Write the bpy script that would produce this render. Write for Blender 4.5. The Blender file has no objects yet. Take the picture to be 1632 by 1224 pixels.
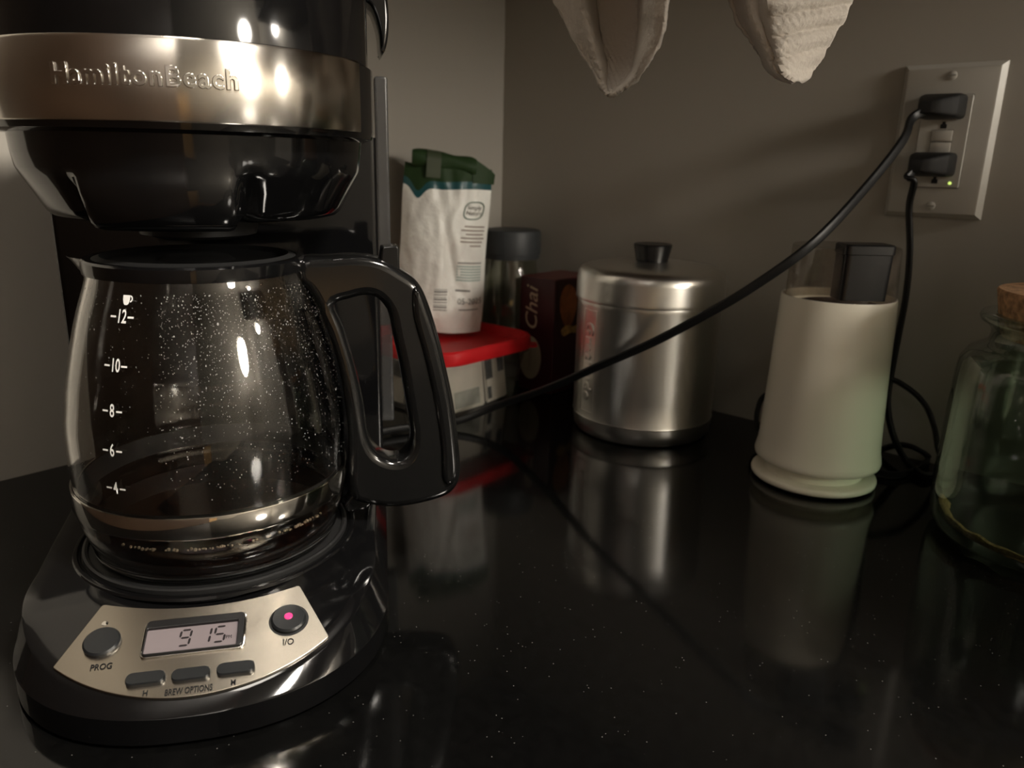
import bpy, bmesh, math, random
from mathutils import Vector, Matrix, noise

random.seed(7)
SC = bpy.context.scene
COL = SC.collection

# ------------------------------------------------------------------ camera
F_PX = 1232.0
PITCH, ROLL, YAW = math.radians(15.85), math.radians(1.34), math.radians(-41.35)
CAM = Vector((0.63433, -0.69466, 0.23474))
FW = Vector((math.sin(YAW) * math.cos(PITCH), math.cos(YAW) * math.cos(PITCH), -math.sin(PITCH)))
_r = Vector((math.cos(YAW), -math.sin(YAW), 0))
_u = _r.cross(FW)
RT = _r * math.cos(ROLL) + _u * math.sin(ROLL)
UP = -_r * math.sin(ROLL) + _u * math.cos(ROLL)
cd = bpy.data.cameras.new('camera')
cd.sensor_width = 36.0
cd.lens = 36.0 * F_PX / 1632.0
cd.clip_start = 0.01
cd.dof.use_dof = True
cd.dof.focus_distance = 0.37
cd.dof.aperture_fstop = 13.0
cam = bpy.data.objects.new('camera', cd)
COL.objects.link(cam)
cam.matrix_world = Matrix((
    (RT.x, UP.x, -FW.x, CAM.x), (RT.y, UP.y, -FW.y, CAM.y), (RT.z, UP.z, -FW.z, CAM.z), (0, 0, 0, 1)))
SC.camera = cam

# ------------------------------------------------------------------ world, lights, exposure
SC.view_settings.view_transform = 'Standard'
SC.view_settings.look = 'None'
SC.view_settings.gamma = 1.0
SC.view_settings.use_curve_mapping = False
SC.view_settings.exposure = 0.0
w = bpy.data.worlds.new('world')
SC.world = w
w.use_nodes = True
w.node_tree.nodes['Background'].inputs[0].default_value = (1.0, 0.86, 0.68, 1)
w.node_tree.nodes['Background'].inputs[1].default_value = 0.012

WARM = (1.0, 0.925, 0.82)
CEILING_LAMPS = [(1.38, -0.42, 380.0), (0.42, -0.63, 17.0), (1.30, -2.10, 9.0)]   # x, y, radiance of the diffuser; the last is added fill
ADDED_SCONCE = (1.22, -0.075, 0.50, 105.0)                           # added globe sconce for the band highlight: x, y, z, radiance
ADDED_PENDANT = (2.05, -0.34, 0.60, 50.0)                            # added globe pendant filling from the right: x, y, z, radiance


# ------------------------------------------------------------------ helpers: pixels to points
def ray(px, py):
    return FW + RT * ((px - 816) / F_PX) - UP * ((py - 612) / F_PX)


def on_y(px, py, y):
    d = ray(px, py)
    return CAM + d * ((y - CAM.y) / d.y)


def at_depth(px, py, t):
    return CAM + ray(px, py) * t


# ------------------------------------------------------------------ helpers: materials
MATS = {}


def nodes_of(name):
    m = bpy.data.materials.new(name)
    m.use_nodes = True
    return m, m.node_tree, m.node_tree.nodes['Principled BSDF']


def mat(name, col, rough=0.5, metal=0.0, spec=0.5, bump=None, var=None, coat=0.0, aniso=0.0, emit=None,
        trans=0.0, ior=1.5, sss=0.0, rvar=None, uvtan=False):
    """procedural principled material; bump=(scale, strength, distance[, stretch]); var=(scale, amount)"""
    if name in MATS:
        return MATS[name]
    m, t, b = nodes_of(name)
    b.inputs['Base Color'].default_value = (*col, 1)
    b.inputs['Roughness'].default_value = rough
    b.inputs['Metallic'].default_value = metal
    b.inputs['Specular IOR Level'].default_value = spec
    b.inputs['IOR'].default_value = ior
    b.inputs['Coat Weight'].default_value = coat
    b.inputs['Transmission Weight'].default_value = trans
    if sss:
        b.inputs['Subsurface Weight'].default_value = sss
        b.inputs['Subsurface Radius'].default_value = (0.004, 0.003, 0.002)
    if aniso:
        b.inputs['Anisotropic'].default_value = aniso
    if emit:
        b.inputs['Emission Color'].default_value = (*emit[0], 1)
        b.inputs['Emission Strength'].default_value = emit[1]
    if uvtan:
        tn = t.nodes.new('ShaderNodeTangent')
        tn.direction_type = 'UV_MAP'
        tn.uv_map = 'brush'
        t.links.new(tn.outputs[0], b.inputs['Tangent'])
    tc = t.nodes.new('ShaderNodeTexCoord')
    if bump:
        n = t.nodes.new('ShaderNodeTexNoise')
        n.inputs['Scale'].default_value = bump[0]
        n.inputs['Detail'].default_value = 4
        mp = t.nodes.new('ShaderNodeMapping')
        if len(bump) > 3:
            mp.inputs['Scale'].default_value = bump[3]
        t.links.new(tc.outputs['Object'], mp.inputs['Vector'])
        t.links.new(mp.outputs[0], n.inputs['Vector'])
        bp = t.nodes.new('ShaderNodeBump')
        bp.inputs['Strength'].default_value = bump[1]
        bp.inputs['Distance'].default_value = bump[2]
        t.links.new(n.outputs['Fac'], bp.inputs['Height'])
        t.links.new(bp.outputs[0], b.inputs['Normal'])
    if var:
        n = t.nodes.new('ShaderNodeTexNoise')
        n.inputs['Scale'].default_value = var[0]
        n.inputs['Detail'].default_value = 5
        t.links.new(tc.outputs['Object'], n.inputs['Vector'])
        cr = t.nodes.new('ShaderNodeValToRGB')
        a = var[1]
        cr.color_ramp.elements[0].position = 0.3
        cr.color_ramp.elements[1].position = 0.7
        cr.color_ramp.elements[0].color = (*[c * (1 - a) for c in col], 1)
        cr.color_ramp.elements[1].color = (*[min(1, c * (1 + a)) for c in col], 1)
        t.links.new(n.outputs['Fac'], cr.inputs['Fac'])
        t.links.new(cr.outputs[0], b.inputs['Base Color'])
    if rvar:
        n = t.nodes.new('ShaderNodeTexNoise')
        n.inputs['Scale'].default_value = rvar[0]
        n.inputs['Detail'].default_value = 6
        t.links.new(tc.outputs['Object'], n.inputs['Vector'])
        mr = t.nodes.new('ShaderNodeMapRange')
        mr.inputs['From Min'].default_value = 0.35
        mr.inputs['From Max'].default_value = 0.7
        mr.inputs['To Min'].default_value = rough
        mr.inputs['To Max'].default_value = rough + rvar[1]
        t.links.new(n.outputs['Fac'], mr.inputs['Value'])
        t.links.new(mr.outputs[0], b.inputs['Roughness'])
    MATS[name] = m
    return m


def thin_glass(name, tint, gloss=0.0, haze=None, base=0.05, power=4.0):
    """thin clear wall: tinted see-through with a Schlick-like glossy layer; haze=(colour, amount, noise scale)"""
    if name in MATS:
        return MATS[name]
    m, t, b = nodes_of(name)
    t.nodes.remove(b)
    out = t.nodes['Material Output']
    tr = t.nodes.new('ShaderNodeBsdfTransparent')
    tr.inputs[0].default_value = (*tint, 1)
    first = tr
    if haze:
        df = t.nodes.new('ShaderNodeBsdfDiffuse')
        df.inputs[0].default_value = (*haze[0], 1)
        mx0 = t.nodes.new('ShaderNodeMixShader')
        tc = t.nodes.new('ShaderNodeTexCoord')
        n = t.nodes.new('ShaderNodeTexNoise')
        n.inputs['Scale'].default_value = haze[2]
        n.inputs['Detail'].default_value = 5
        t.links.new(tc.outputs['Object'], n.inputs['Vector'])
        mr = t.nodes.new('ShaderNodeMapRange')
        mr.inputs['From Min'].default_value = 0.4
        mr.inputs['From Max'].default_value = 0.75
        mr.inputs['To Max'].default_value = haze[1]
        t.links.new(n.outputs['Fac'], mr.inputs['Value'])
        t.links.new(mr.outputs[0], mx0.inputs[0])
        t.links.new(tr.outputs[0], mx0.inputs[1])
        t.links.new(df.outputs[0], mx0.inputs[2])
        first = mx0
    gl = t.nodes.new('ShaderNodeBsdfGlossy')
    gl.inputs['Roughness'].default_value = gloss
    lw = t.nodes.new('ShaderNodeLayerWeight')
    lw.inputs['Blend'].default_value = 0.5
    pw = t.nodes.new('ShaderNodeMath')
    pw.operation = 'POWER'
    pw.inputs[1].default_value = power
    ml = t.nodes.new('ShaderNodeMath')
    ml.operation = 'MULTIPLY_ADD'
    ml.inputs[1].default_value = 1.0 - base
    ml.inputs[2].default_value = base
    mx = t.nodes.new('ShaderNodeMixShader')
    t.links.new(lw.outputs['Facing'], pw.inputs[0])
    t.links.new(pw.outputs[0], ml.inputs[0])
    t.links.new(ml.outputs[0], mx.inputs[0])
    t.links.new(first.outputs[0], mx.inputs[1])
    t.links.new(gl.outputs[0], mx.inputs[2])
    t.links.new(mx.outputs[0], out.inputs['Surface'])
    MATS[name] = m
    return m


def granite():
    m, t, b = nodes_of('black_granite')
    tc = t.nodes.new('ShaderNodeTexCoord')
    v = t.nodes.new('ShaderNodeTexVoronoi')
    v.inputs['Scale'].default_value = 640.0
    t.links.new(tc.outputs['Object'], v.inputs['Vector'])
    lt = t.nodes.new('ShaderNodeMath')
    lt.operation = 'LESS_THAN'
    lt.inputs[1].default_value = 0.17
    t.links.new(v.outputs['Distance'], lt.inputs[0])
    # only a few cells are flecks
    sep = t.nodes.new('ShaderNodeSeparateColor')
    t.links.new(v.outputs['Color'], sep.inputs[0])
    g2 = t.nodes.new('ShaderNodeMath')
    g2.operation = 'GREATER_THAN'
    g2.inputs[1].default_value = 0.955
    t.links.new(sep.outputs[0], g2.inputs[0])
    ml = t.nodes.new('ShaderNodeMath')
    ml.operation = 'MULTIPLY'
    t.links.new(lt.outputs[0], ml.inputs[0])
    t.links.new(g2.outputs[0], ml.inputs[1])
    n = t.nodes.new('ShaderNodeTexNoise')
    n.inputs['Scale'].default_value = 160
    n.inputs['Detail'].default_value = 6
    t.links.new(tc.outputs['Object'], n.inputs['Vector'])
    cr = t.nodes.new('ShaderNodeValToRGB')
    cr.color_ramp.elements[0].color = (0.0010, 0.0010, 0.0010, 1)
    cr.color_ramp.elements[1].color = (0.0032, 0.0032, 0.0031, 1)
    t.links.new(n.outputs['Fac'], cr.inputs['Fac'])
    mx = t.nodes.new('ShaderNodeMix')
    mx.data_type = 'RGBA'
    t.links.new(ml.outputs[0], mx.inputs['Factor'])
    t.links.new(cr.outputs[0], mx.inputs['A'])
    mx.inputs['B'].default_value = (0.09, 0.087, 0.08, 1)
    t.links.new(mx.outputs['Result'], b.inputs['Base Color'])
    b.inputs['Roughness'].default_value = 0.09
    MATS['granite'] = m
    return m


M_GRANITE = granite()
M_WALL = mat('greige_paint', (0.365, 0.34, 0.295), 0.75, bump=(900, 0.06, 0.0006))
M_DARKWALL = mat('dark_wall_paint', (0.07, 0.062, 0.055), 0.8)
M_CEIL = mat('ceiling_paint', (0.26, 0.25, 0.235), 0.9)
M_FLOOR = mat('floor_boards', (0.16, 0.10, 0.06), 0.45, var=(6, 0.35))
M_BLACK = mat('glossy_black_plastic', (0.0028, 0.0028, 0.003), 0.06, rvar=(55, 0.05))
M_BLACK2 = mat('satin_black_plastic', (0.006, 0.006, 0.0065), 0.30)
M_MATTE = mat('matte_black_plastic', (0.006, 0.006, 0.006), 0.5)
M_HANDLE = mat('handle_black_plastic', (0.004, 0.004, 0.004), 0.12)
M_STEEL = mat('brushed_steel', (0.60, 0.565, 0.51), 0.24, 1.0, bump=(60, 0.05, 0.0004, (1, 1, 40)))
M_BAND = mat('brushed_band_steel', (0.60, 0.565, 0.51), 0.20, 1.0, aniso=0.92, uvtan=True, bump=(50, 0.03, 0.0004, (1, 1, 50)))
M_PANEL = mat('brushed_panel_steel', (0.46, 0.42, 0.355), 0.27, 1.0, aniso=0.94, uvtan=True, bump=(70, 0.05, 0.0004, (1, 40, 1)))
M_CHROME = mat('polished_band_steel', (0.66, 0.64, 0.60), 0.06, 1.0)
M_ALU = mat('spun_aluminium', (0.74, 0.725, 0.69), 0.30, 1.0, bump=(40, 0.06, 0.0006, (1, 1, 30)))
M_CREAM = mat('cream_plastic', (0.88, 0.84, 0.71), 0.26, sss=0.03)
M_PLATE = mat('ivory_plate_plastic', (0.43, 0.41, 0.365), 0.32)
M_RED = mat('red_lid_plastic', (0.56, 0.012, 0.016), 0.42, spec=0.3)
M_BAG = mat('bag_white_foil', (0.90, 0.87, 0.81), 0.40, bump=(38, 0.7, 0.006), var=(22, 0.16))
M_GREEN = mat('bag_green_foil', (0.020, 0.045, 0.013), 0.6, spec=0.25, bump=(60, 0.3, 0.003))
M_TEAL = mat('bag_teal_foil', (0.018, 0.085, 0.095), 0.34)
M_INK = mat('dark_print', (0.012, 0.012, 0.012), 0.8, spec=0.1)
M_INKGREY = mat('grey_print', (0.20, 0.19, 0.17), 0.6)
M_INKBROWN = mat('brown_print', (0.26, 0.19, 0.14), 0.6)
M_INKGREEN = mat('green_print', (0.05, 0.11, 0.06), 0.6)
M_INKTEAL = mat('pale_teal_print', (0.36, 0.44, 0.40), 0.6)
M_WHITE = mat('white_print', (0.80, 0.79, 0.76), 0.5)
M_MAROON = mat('tea_box_maroon', (0.050, 0.005, 0.008), 0.35, var=(18, 0.3))
M_MAROONTOP = mat('tea_box_top', (0.15, 0.034, 0.03), 0.4)
M_ORANGE = mat('tea_box_orange', (0.40, 0.13, 0.035), 0.4, var=(60, 0.5))
M_GOLD = mat('tea_box_gold', (0.55, 0.33, 0.09), 0.4, var=(120, 0.4))
M_OVAL = mat('tea_label_cream', (0.42, 0.36, 0.25), 0.5)
M_CORK = mat('cork', (0.52, 0.30, 0.16), 0.85, var=(220, 0.45), bump=(300, 0.5, 0.001))
M_SUGAR = mat('raw_sugar', (0.42, 0.27, 0.11), 0.8, var=(500, 0.4), bump=(700, 0.8, 0.002))
M_CLOTH = mat('waffle_towel', (0.50, 0.46, 0.41), 0.95, bump=(420, 0.5, 0.0016))
M_COFFEE = mat('brewed_coffee', (0.0060, 0.0016, 0.0005), 0.03)
M_CORD = mat('black_cord_rubber', (0.006, 0.006, 0.006), 0.42, spec=0.35)
M_LCD = mat('lcd_lilac', (0.125, 0.105, 0.108), 0.30, emit=((0.80, 0.66, 0.68), 0.04))
M_LCDINK = mat('lcd_segment', (0.012, 0.009, 0.010), 0.7, spec=0.2)
M_LEDRED = mat('red_indicator', (0.4, 0.02, 0.1), 0.2, emit=((1.0, 0.05, 0.22), 0.75))
M_LEDGREEN = mat('green_indicator', (0.4, 0.5, 0.1), 0.3, emit=((0.75, 1.0, 0.22), 0.9))
M_JARLID = mat('grey_jar_lid', (0.042, 0.046, 0.048), 0.5)
M_RUBBER = mat('dark_rubber', (0.02, 0.02, 0.02), 0.7)
M_BUTTON = mat('soft_button', (0.007, 0.008, 0.009), 0.30)
M_GLASS = thin_glass('carafe_glass', (0.93, 0.92, 0.89), 0.0, haze=((0.55, 0.52, 0.47), 0.03, 40))
M_CARAFE = mat('carafe_solid_glass', (0.96, 0.95, 0.92), 0.0, trans=1.0, ior=1.47)
M_CLEAR = thin_glass('clear_jar_glass', (0.90, 0.91, 0.87))
M_GREENGLASS = thin_glass('green_jar_glass', (0.78, 0.845, 0.79), 0.02, base=0.05, power=2.6)
M_TUB = thin_glass('clear_tub_plastic', (0.88, 0.87, 0.84), 0.12, haze=((0.6, 0.58, 0.54), 0.25, 14))
M_LIDCLEAR = thin_glass('smoky_clear_plastic', (0.80, 0.77, 0.73), 0.03, haze=((0.30, 0.25, 0.21), 0.30, 60))
M_GAUGE = thin_glass('smoky_gauge_plastic', (0.45, 0.44, 0.43), 0.2, haze=((0.10, 0.10, 0.10), 0.8, 3))
M_DROP = mat('water_drop', (0.9, 0.9, 0.88), 0.05, trans=0.7, ior=1.33)
M_CAB = mat('cabinet_white', (0.48, 0.45, 0.40), 0.5)
M_GOLDWOOD = mat('honey_wood', (0.55, 0.36, 0.12), 0.5, var=(9, 0.2))
M_DARKWOOD = mat('dark_stained_wood', (0.075, 0.045, 0.028), 0.45, var=(7, 0.3))
M_CABWOOD = mat('cabinet_wood', (0.30, 0.19, 0.09), 0.45, var=(8, 0.25))


def lamp_mat(name, power):
    m = mat(name, (0.8, 0.8, 0.8), 0.5, emit=(WARM, power))
    return m


# ------------------------------------------------------------------ helpers: objects
def link(name, me, material, parent=None, smooth=35):
    ob = bpy.data.objects.new(name, me)
    COL.objects.link(ob)
    if material:
        me.materials.append(material)
    if parent:
        ob.parent = parent
    if smooth:
        for p in me.polygons:
            p.use_smooth = True
        me.set_sharp_from_angle(angle=math.radians(smooth))
    return ob


def py_mesh(name, verts, faces, material, parent=None, smooth=35, fix=True):
    me = bpy.data.meshes.new(name)
    me.from_pydata([tuple(v) for v in verts], [], faces)
    if fix:
        bm = bmesh.new()
        bm.from_mesh(me)
        bmesh.ops.remove_doubles(bm, verts=bm.verts, dist=1e-6)
        bmesh.ops.recalc_face_normals(bm, faces=bm.faces)
        bm.to_mesh(me)
        bm.free()
    me.update()
    return link(name, me, material, parent, smooth)


def bm_mesh(name, bm, material, parent=None, smooth=35):
    bmesh.ops.recalc_face_normals(bm, faces=bm.faces)
    me = bpy.data.meshes.new(name)
    bm.to_mesh(me)
    bm.free()
    return link(name, me, material, parent, smooth)


def brush_uv(ob, fn):
    """UV layer whose U axis runs across the brushing of the metal"""
    me = ob.data
    uv = me.uv_layers.new(name='brush')
    for lp in me.loops:
        uv.data[lp.index].uv = fn(me.vertices[lp.vertex_index].co)


def tag(o, label, cat, group=None):
    o['label'] = label
    o['category'] = cat
    if group:
        o['group'] = group
    return o


def struct(o):
    o['kind'] = 'structure'
    return o


def thing(name, label, cat, loc=(0, 0, 0), rz=0.0, group=None):
    o = bpy.data.objects.new(name, None)
    o.empty_display_size = 0.02
    COL.objects.link(o)
    o.location = loc
    o.rotation_euler = (0, 0, rz)
    return tag(o, label, cat, group)


def box_bm(bm, lo, hi, mtx=None):
    vs = [bm.verts.new((x, y, z)) for x in (lo[0], hi[0]) for y in (lo[1], hi[1]) for z in (lo[2], hi[2])]
    for f in ((0, 1, 3, 2), (4, 6, 7, 5), (0, 4, 5, 1), (2, 3, 7, 6), (0, 2, 6, 4), (1, 5, 7, 3)):
        bm.faces.new([vs[i] for i in f])
    if mtx:
        for v in vs:
            v.co = mtx @ v.co
    return vs


def box(name, lo, hi, material, parent=None, bevel=0.0, seg=2, smooth=35, mtx=None):
    bm = bmesh.new()
    box_bm(bm, lo, hi)
    if bevel:
        bmesh.ops.bevel(bm, geom=bm.edges[:], offset=bevel, segments=seg, profile=0.5, affect='EDGES')
    if mtx:
        bmesh.ops.transform(bm, matrix=mtx, verts=bm.verts)
    return bm_mesh(name, bm, material, parent, smooth)


def lathe(name, prof, material, parent=None, segs=72, warp=None, off=(0, 0, 0), smooth=35, arc=None, close=False):
    verts, faces, rings = [], [], []
    full = arc is None
    a0, a1 = (0, 2 * math.pi) if full else arc
    n = segs if full else segs + 1
    for r, z in prof:
        ring = []
        for i in range(n):
            a = a0 + (a1 - a0) * i / segs
            p = (r, a, z)
            if warp:
                p = warp(*p)
            ring.append(len(verts))
            verts.append((p[0] * math.cos(p[1]) + off[0], p[0] * math.sin(p[1]) + off[1], p[2] + off[2]))
        rings.append(ring)
    m = len(rings)
    for k in range(m if close else m - 1):
        A, B = rings[k], rings[(k + 1) % m]
        for i in range(segs):
            j = (i + 1) % n
            faces.append((A[i], A[j], B[j], B[i]))
    if not full and close:
        faces.append([r[0] for r in rings])
        faces.append([r[-1] for r in rings])
    return py_mesh(name, verts, faces, material, parent, smooth)


def loft(name, rings, material, parent=None, cap=(True, True), smooth=35, ring_closed=True):
    verts = [tuple(v) for r in rings for v in r]
    n = len(rings[0])
    faces = []
    for k in range(len(rings) - 1):
        for i in range(n if ring_closed else n - 1):
            j = (i + 1) % n
            faces.append((k * n + i, k * n + j, (k + 1) * n + j, (k + 1) * n + i))
    if cap[0]:
        faces.append(list(range(n)))
    if cap[1]:
        faces.append([(len(rings) - 1) * n + i for i in range(n)])
    return py_mesh(name, verts, faces, material, parent, smooth)


def round_poly(pts, rad, seg=6):
    out = []
    n = len(pts)
    for i in range(n):
        p = Vector(pts[i]).to_2d()
        a = (Vector(pts[i - 1]).to_2d() - p)
        b = (Vector(pts[(i + 1) % n]).to_2d() - p)
        r = rad[i] if isinstance(rad, (list, tuple)) else rad
        la, lb = a.length, b.length
        a.normalize()
        b.normalize()
        ang = a.angle(b)
        d = min(r / math.tan(ang / 2), la * 0.49, lb * 0.49) if r > 0 and ang < 3.1 else 0
        if d <= 1e-7:
            out.append(p)
            continue
        p0, p1 = p + a * d, p + b * d
        for k in range(seg + 1):
            t = k / seg
            out.append(p0 * (1 - t) ** 2 + p * 2 * t * (1 - t) + p1 * t * t)
    return out


def smooth_closed(pts, sub=5):
    """closed Catmull-Rom"""
    out = []
    n = len(pts)
    P = [Vector(p) for p in pts]
    for i in range(n):
        p0, p1, p2, p3 = P[i - 1], P[i], P[(i + 1) % n], P[(i + 2) % n]
        for k in range(sub):
            t = k / sub
            out.append(0.5 * ((2 * p1) + (p2 - p0) * t + (2 * p0 - 5 * p1 + 4 * p2 - p3) * t * t +
                              (3 * p1 - p0 - 3 * p2 + p3) * t ** 3))
    return out


def smooth_open(pts, sub=8):
    P = [Vector(p) for p in pts]
    P = [P[0] * 2 - P[1]] + P + [P[-1] * 2 - P[-2]]
    out = []
    for i in range(1, len(P) - 2):
        p0, p1, p2, p3 = P[i - 1], P[i], P[i + 1], P[i + 2]
        for k in range(sub):
            t = k / sub
            out.append(0.5 * ((2 * p1) + (p2 - p0) * t + (2 * p0 - 5 * p1 + 4 * p2 - p3) * t * t +
                              (3 * p1 - p0 - 3 * p2 + p3) * t ** 3))
    out.append(P[-2])
    return out


def tube(name, pts, rad, material, parent=None, segs=14, sub=8, twin=0.0, up=(0, 0, 1)):
    """round tube, or a flat twin cord when twin > 0 (half distance of the two cores)"""
    P = smooth_open(pts, sub)
    rings = []
    ref = Vector(up)
    for i, p in enumerate(P):
        t = (P[min(i + 1, len(P) - 1)] - P[max(i - 1, 0)]).normalized()
        s = t.cross(ref)
        if s.length < 1e-4:
            s = t.cross(Vector((1, 0, 0)))
        s.normalize()
        n = s.cross(t).normalized()
        ref = n
        ring = []
        for k in range(segs):
            a = 2 * math.pi * k / segs
            c, sn = math.cos(a), math.sin(a)
            x, y = c * rad, sn * rad
            if twin:
                y = sn * rad + twin * math.copysign(min(1, abs(sn) * 3), sn)
                x = c * rad if abs(sn) > 0.25 else c * rad * 0.72
            ring.append(p + s * x + n * y)
        rings.append(ring)
    return loft(name, rings, material, parent, smooth=50)


def plate_curve(name, outlines, half, bevel, material, parent=None, mtx=None, smooth=40):
    """filled 2D outlines (holes allowed) extruded +-half with rounded edges"""
    cu = bpy.data.curves.new(name, 'CURVE')
    cu.dimensions = '2D'
    cu.fill_mode = 'BOTH'
    cu.extrude = max(half - bevel, 0)
    cu.bevel_depth = bevel
    cu.bevel_resolution = 3
    cu.offset = -bevel
    for o in outlines:
        s = cu.splines.new('POLY')
        s.points.add(len(o) - 1)
        for i, p in enumerate(o):
            s.points[i].co = (p[0], p[1], 0, 1)
        s.use_cyclic_u = True
    tmp = bpy.data.objects.new('tmp', cu)
    me = bpy.data.meshes.new_from_object(tmp)
    bpy.data.objects.remove(tmp)
    bpy.data.curves.remove(cu)
    me.name = name
    me.materials.clear()
    if mtx:
        me.transform(mtx)
    return link(name, me, material, parent, smooth)


def text_mesh(body, size, depth=0.0, align='CENTER', shear=0.0, sx=1.0, bold=0.0, bevel=0.0, sp=1.0):
    cu = bpy.data.curves.new('t', 'FONT')
    cu.body = body
    cu.size = size
    cu.align_x = align
    cu.align_y = 'CENTER'
    cu.extrude = depth
    cu.shear = shear
    cu.offset = bold
    cu.bevel_depth = bevel
    cu.space_character = sp
    cu.resolution_u = 3
    tmp = bpy.data.objects.new('t', cu)
    me = bpy.data.meshes.new_from_object(tmp)
    bpy.data.objects.remove(tmp)
    bpy.data.curves.remove(cu)
    me.materials.clear()
    if sx != 1.0:
        me.transform(Matrix.Diagonal((sx, 1, 1, 1)))
    return me


def put_text(name, body, size, mtx, material, parent=None, depth=0.0002, fn=None, **kw):
    me = text_mesh(body, size, depth, **kw)
    me.name = name
    if fn:
        for v in me.vertices:
            v.co = fn(v.co)
    else:
        me.transform(mtx)
    return link(name, me, material, parent, smooth=0)


def frame(o, x, y, z):
    """matrix with origin o and axes x, y, z"""
    return Matrix(((x[0], y[0], z[0], o[0]), (x[1], y[1], z[1], o[1]), (x[2], y[2], z[2], o[2]), (0, 0, 0, 1)))


# ================================================================== the room
ROOM_X, ROOM_Y, ZF, ZC = 2.30, -3.2, -0.91, 1.53
struct(box('wall_left', (-0.12, ROOM_Y, ZF), (0, 0.12, ZC), M_WALL, smooth=0))
struct(box('wall_back', (0.0, 0, ZF), (ROOM_X, 0.12, ZC), M_WALL, smooth=0))
struct(box('wall_right', (ROOM_X, ROOM_Y, ZF), (ROOM_X + 0.12, 0.12, ZC), M_WALL, smooth=0))
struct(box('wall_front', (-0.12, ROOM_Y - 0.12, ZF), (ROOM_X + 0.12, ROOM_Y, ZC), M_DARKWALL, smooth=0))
struct(box('floor', (-0.12, ROOM_Y - 0.12, ZF - 0.1), (ROOM_X + 0.12, 0.12, ZF), M_FLOOR, smooth=0))
struct(box('ceiling', (-0.12, ROOM_Y - 0.12, ZC), (ROOM_X + 0.12, 0.12, ZC + 0.1), M_CEIL, smooth=0))

# worktop: an L along both walls
D = 0.645
Lp = [(0, 0), (2.05, 0), (2.05, -D), (D + 0.02, -D), (D, -D - 0.02), (D, -0.712), (0, -0.712)]
ct = loft('countertop', [[(x, y, -0.035) for x, y in Lp], [(x, y, 0.0) for x, y in Lp]], M_GRANITE, smooth=0)
tag(ct, 'black polished stone kitchen countertop with tiny pale flecks, running along both walls', 'countertop')

# wall cabinet above the outlet (outside the frame; shades the back wall)
uc = thing('wall_cabinet', 'dark wooden wall cabinet hung above the outlet over the countertop', 'cabinet', (0, 0, 0.457))
box('body', (0.002, -0.325, 0.0), (0.98, -0.001, 0.74), M_DARKWOOD, uc, 0.002)
for k in range(2):
    x0 = 0.005 + k * 0.487
    d = box('door', (x0, -0.345, 0.003), (x0 + 0.483, -0.326, 0.737), M_DARKWOOD, uc, 0.002)
    hx = 0.465 + k * 0.050
    tube('handle', [(hx, -0.346, 0.05), (hx, -0.372, 0.06), (hx, -0.372, 0.14), (hx, -0.346, 0.15)], 0.005,
         M_STEEL, d, 10)

for hx_, px_ in ((0, 971), (1, 1264)):                     # small hooks under the cabinet that carry the towels
    hp_ = on_y(px_, -300, -0.3)
    tube('towel_hook', [(hp_.x, -0.300, 0.002), (hp_.x, -0.300, hp_.z - 0.457), (hp_.x, -0.309, hp_.z - 0.467), (hp_.x, -0.318, hp_.z - 0.459)], 0.002, M_STEEL, uc, 8)

# tall pantry added out of view to darken reflections on the left
pa = thing('added_pantry', 'added tall dark pantry, unseen, that darkens reflections at the end of the worktop', 'cabinet', (0, -1.118, ZF))
box('body', (0.001, -0.40, 0.0), (0.56, 0.40, 2.15), M_DARKWOOD, pa, 0.002)
for k in range(2):
    dd = box('door', (0.561, -0.395 + k * 0.398, 0.08), (0.580, -0.005 + k * 0.398, 2.14), M_DARKWOOD, pa, 0.002)
    tube('handle', [(0.579, -0.04 + k * 0.08, 1.0), (0.604, -0.04 + k * 0.08, 1.01), (0.604, -0.04 + k * 0.08, 1.14), (0.579, -0.04 + k * 0.08, 1.15)], 0.005, M_STEEL, dd, 10)

# island added behind the camera to give the steel something to reflect
isl = thing('added_island', 'added wooden island with a dark top, unseen, there for reflections in the steel', 'island', (1.35, -1.75, ZF))
box('island_body', (-0.62, -0.28, 0.08), (0.62, 0.28, 0.87), M_CABWOOD, isl, 0.002)
box('island_plinth', (-0.60, -0.24, 0.0), (0.60, 0.24, 0.08), M_MATTE, isl)
box('island_top', (-0.66, -0.32, 0.87), (0.66, 0.32, 0.905), M_DARKWALL, isl, 0.003)
for k in range(3):
    dd = box('door', (-0.61 + k * 0.408, 0.281, 0.10), (-0.61 + k * 0.408 + 0.400, 0.298, 0.86), (M_CABWOOD, M_GOLDWOOD, M_CABWOOD)[k], isl, 0.002)
    hx_ = -0.24 + k * 0.408
    tube('handle', [(hx_, 0.297, 0.62), (hx_, 0.322, 0.63), (hx_, 0.322, 0.71), (hx_, 0.297, 0.72)], 0.005, M_STEEL, dd, 10)

# ceiling lamps, unseen: two inferred from shadow and glare, the last added as fill
for i, (lx, ly, pw) in enumerate(CEILING_LAMPS):
    lab = ('flush ceiling lamp beyond the end of the wall cabinet', 'flush ceiling lamp above the coffee maker',
           'added flush ceiling lamp, unseen, giving fill light to the kitchen')[i]
    t = thing('ceiling_lamp', lab, 'lamp', (lx, ly, ZC))
    lathe('rim', [(0.150, 0.0), (0.150, -0.035), (0.135, -0.035), (0.135, 0.0)], M_STEEL, t, 48)
    lathe('diffuser', [(0.134, -0.030), (0.10, -0.040), (0.05, -0.046), (0.0, -0.048)],
          lamp_mat('lamp_diffuser_%d' % i, pw), t, 48)

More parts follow.
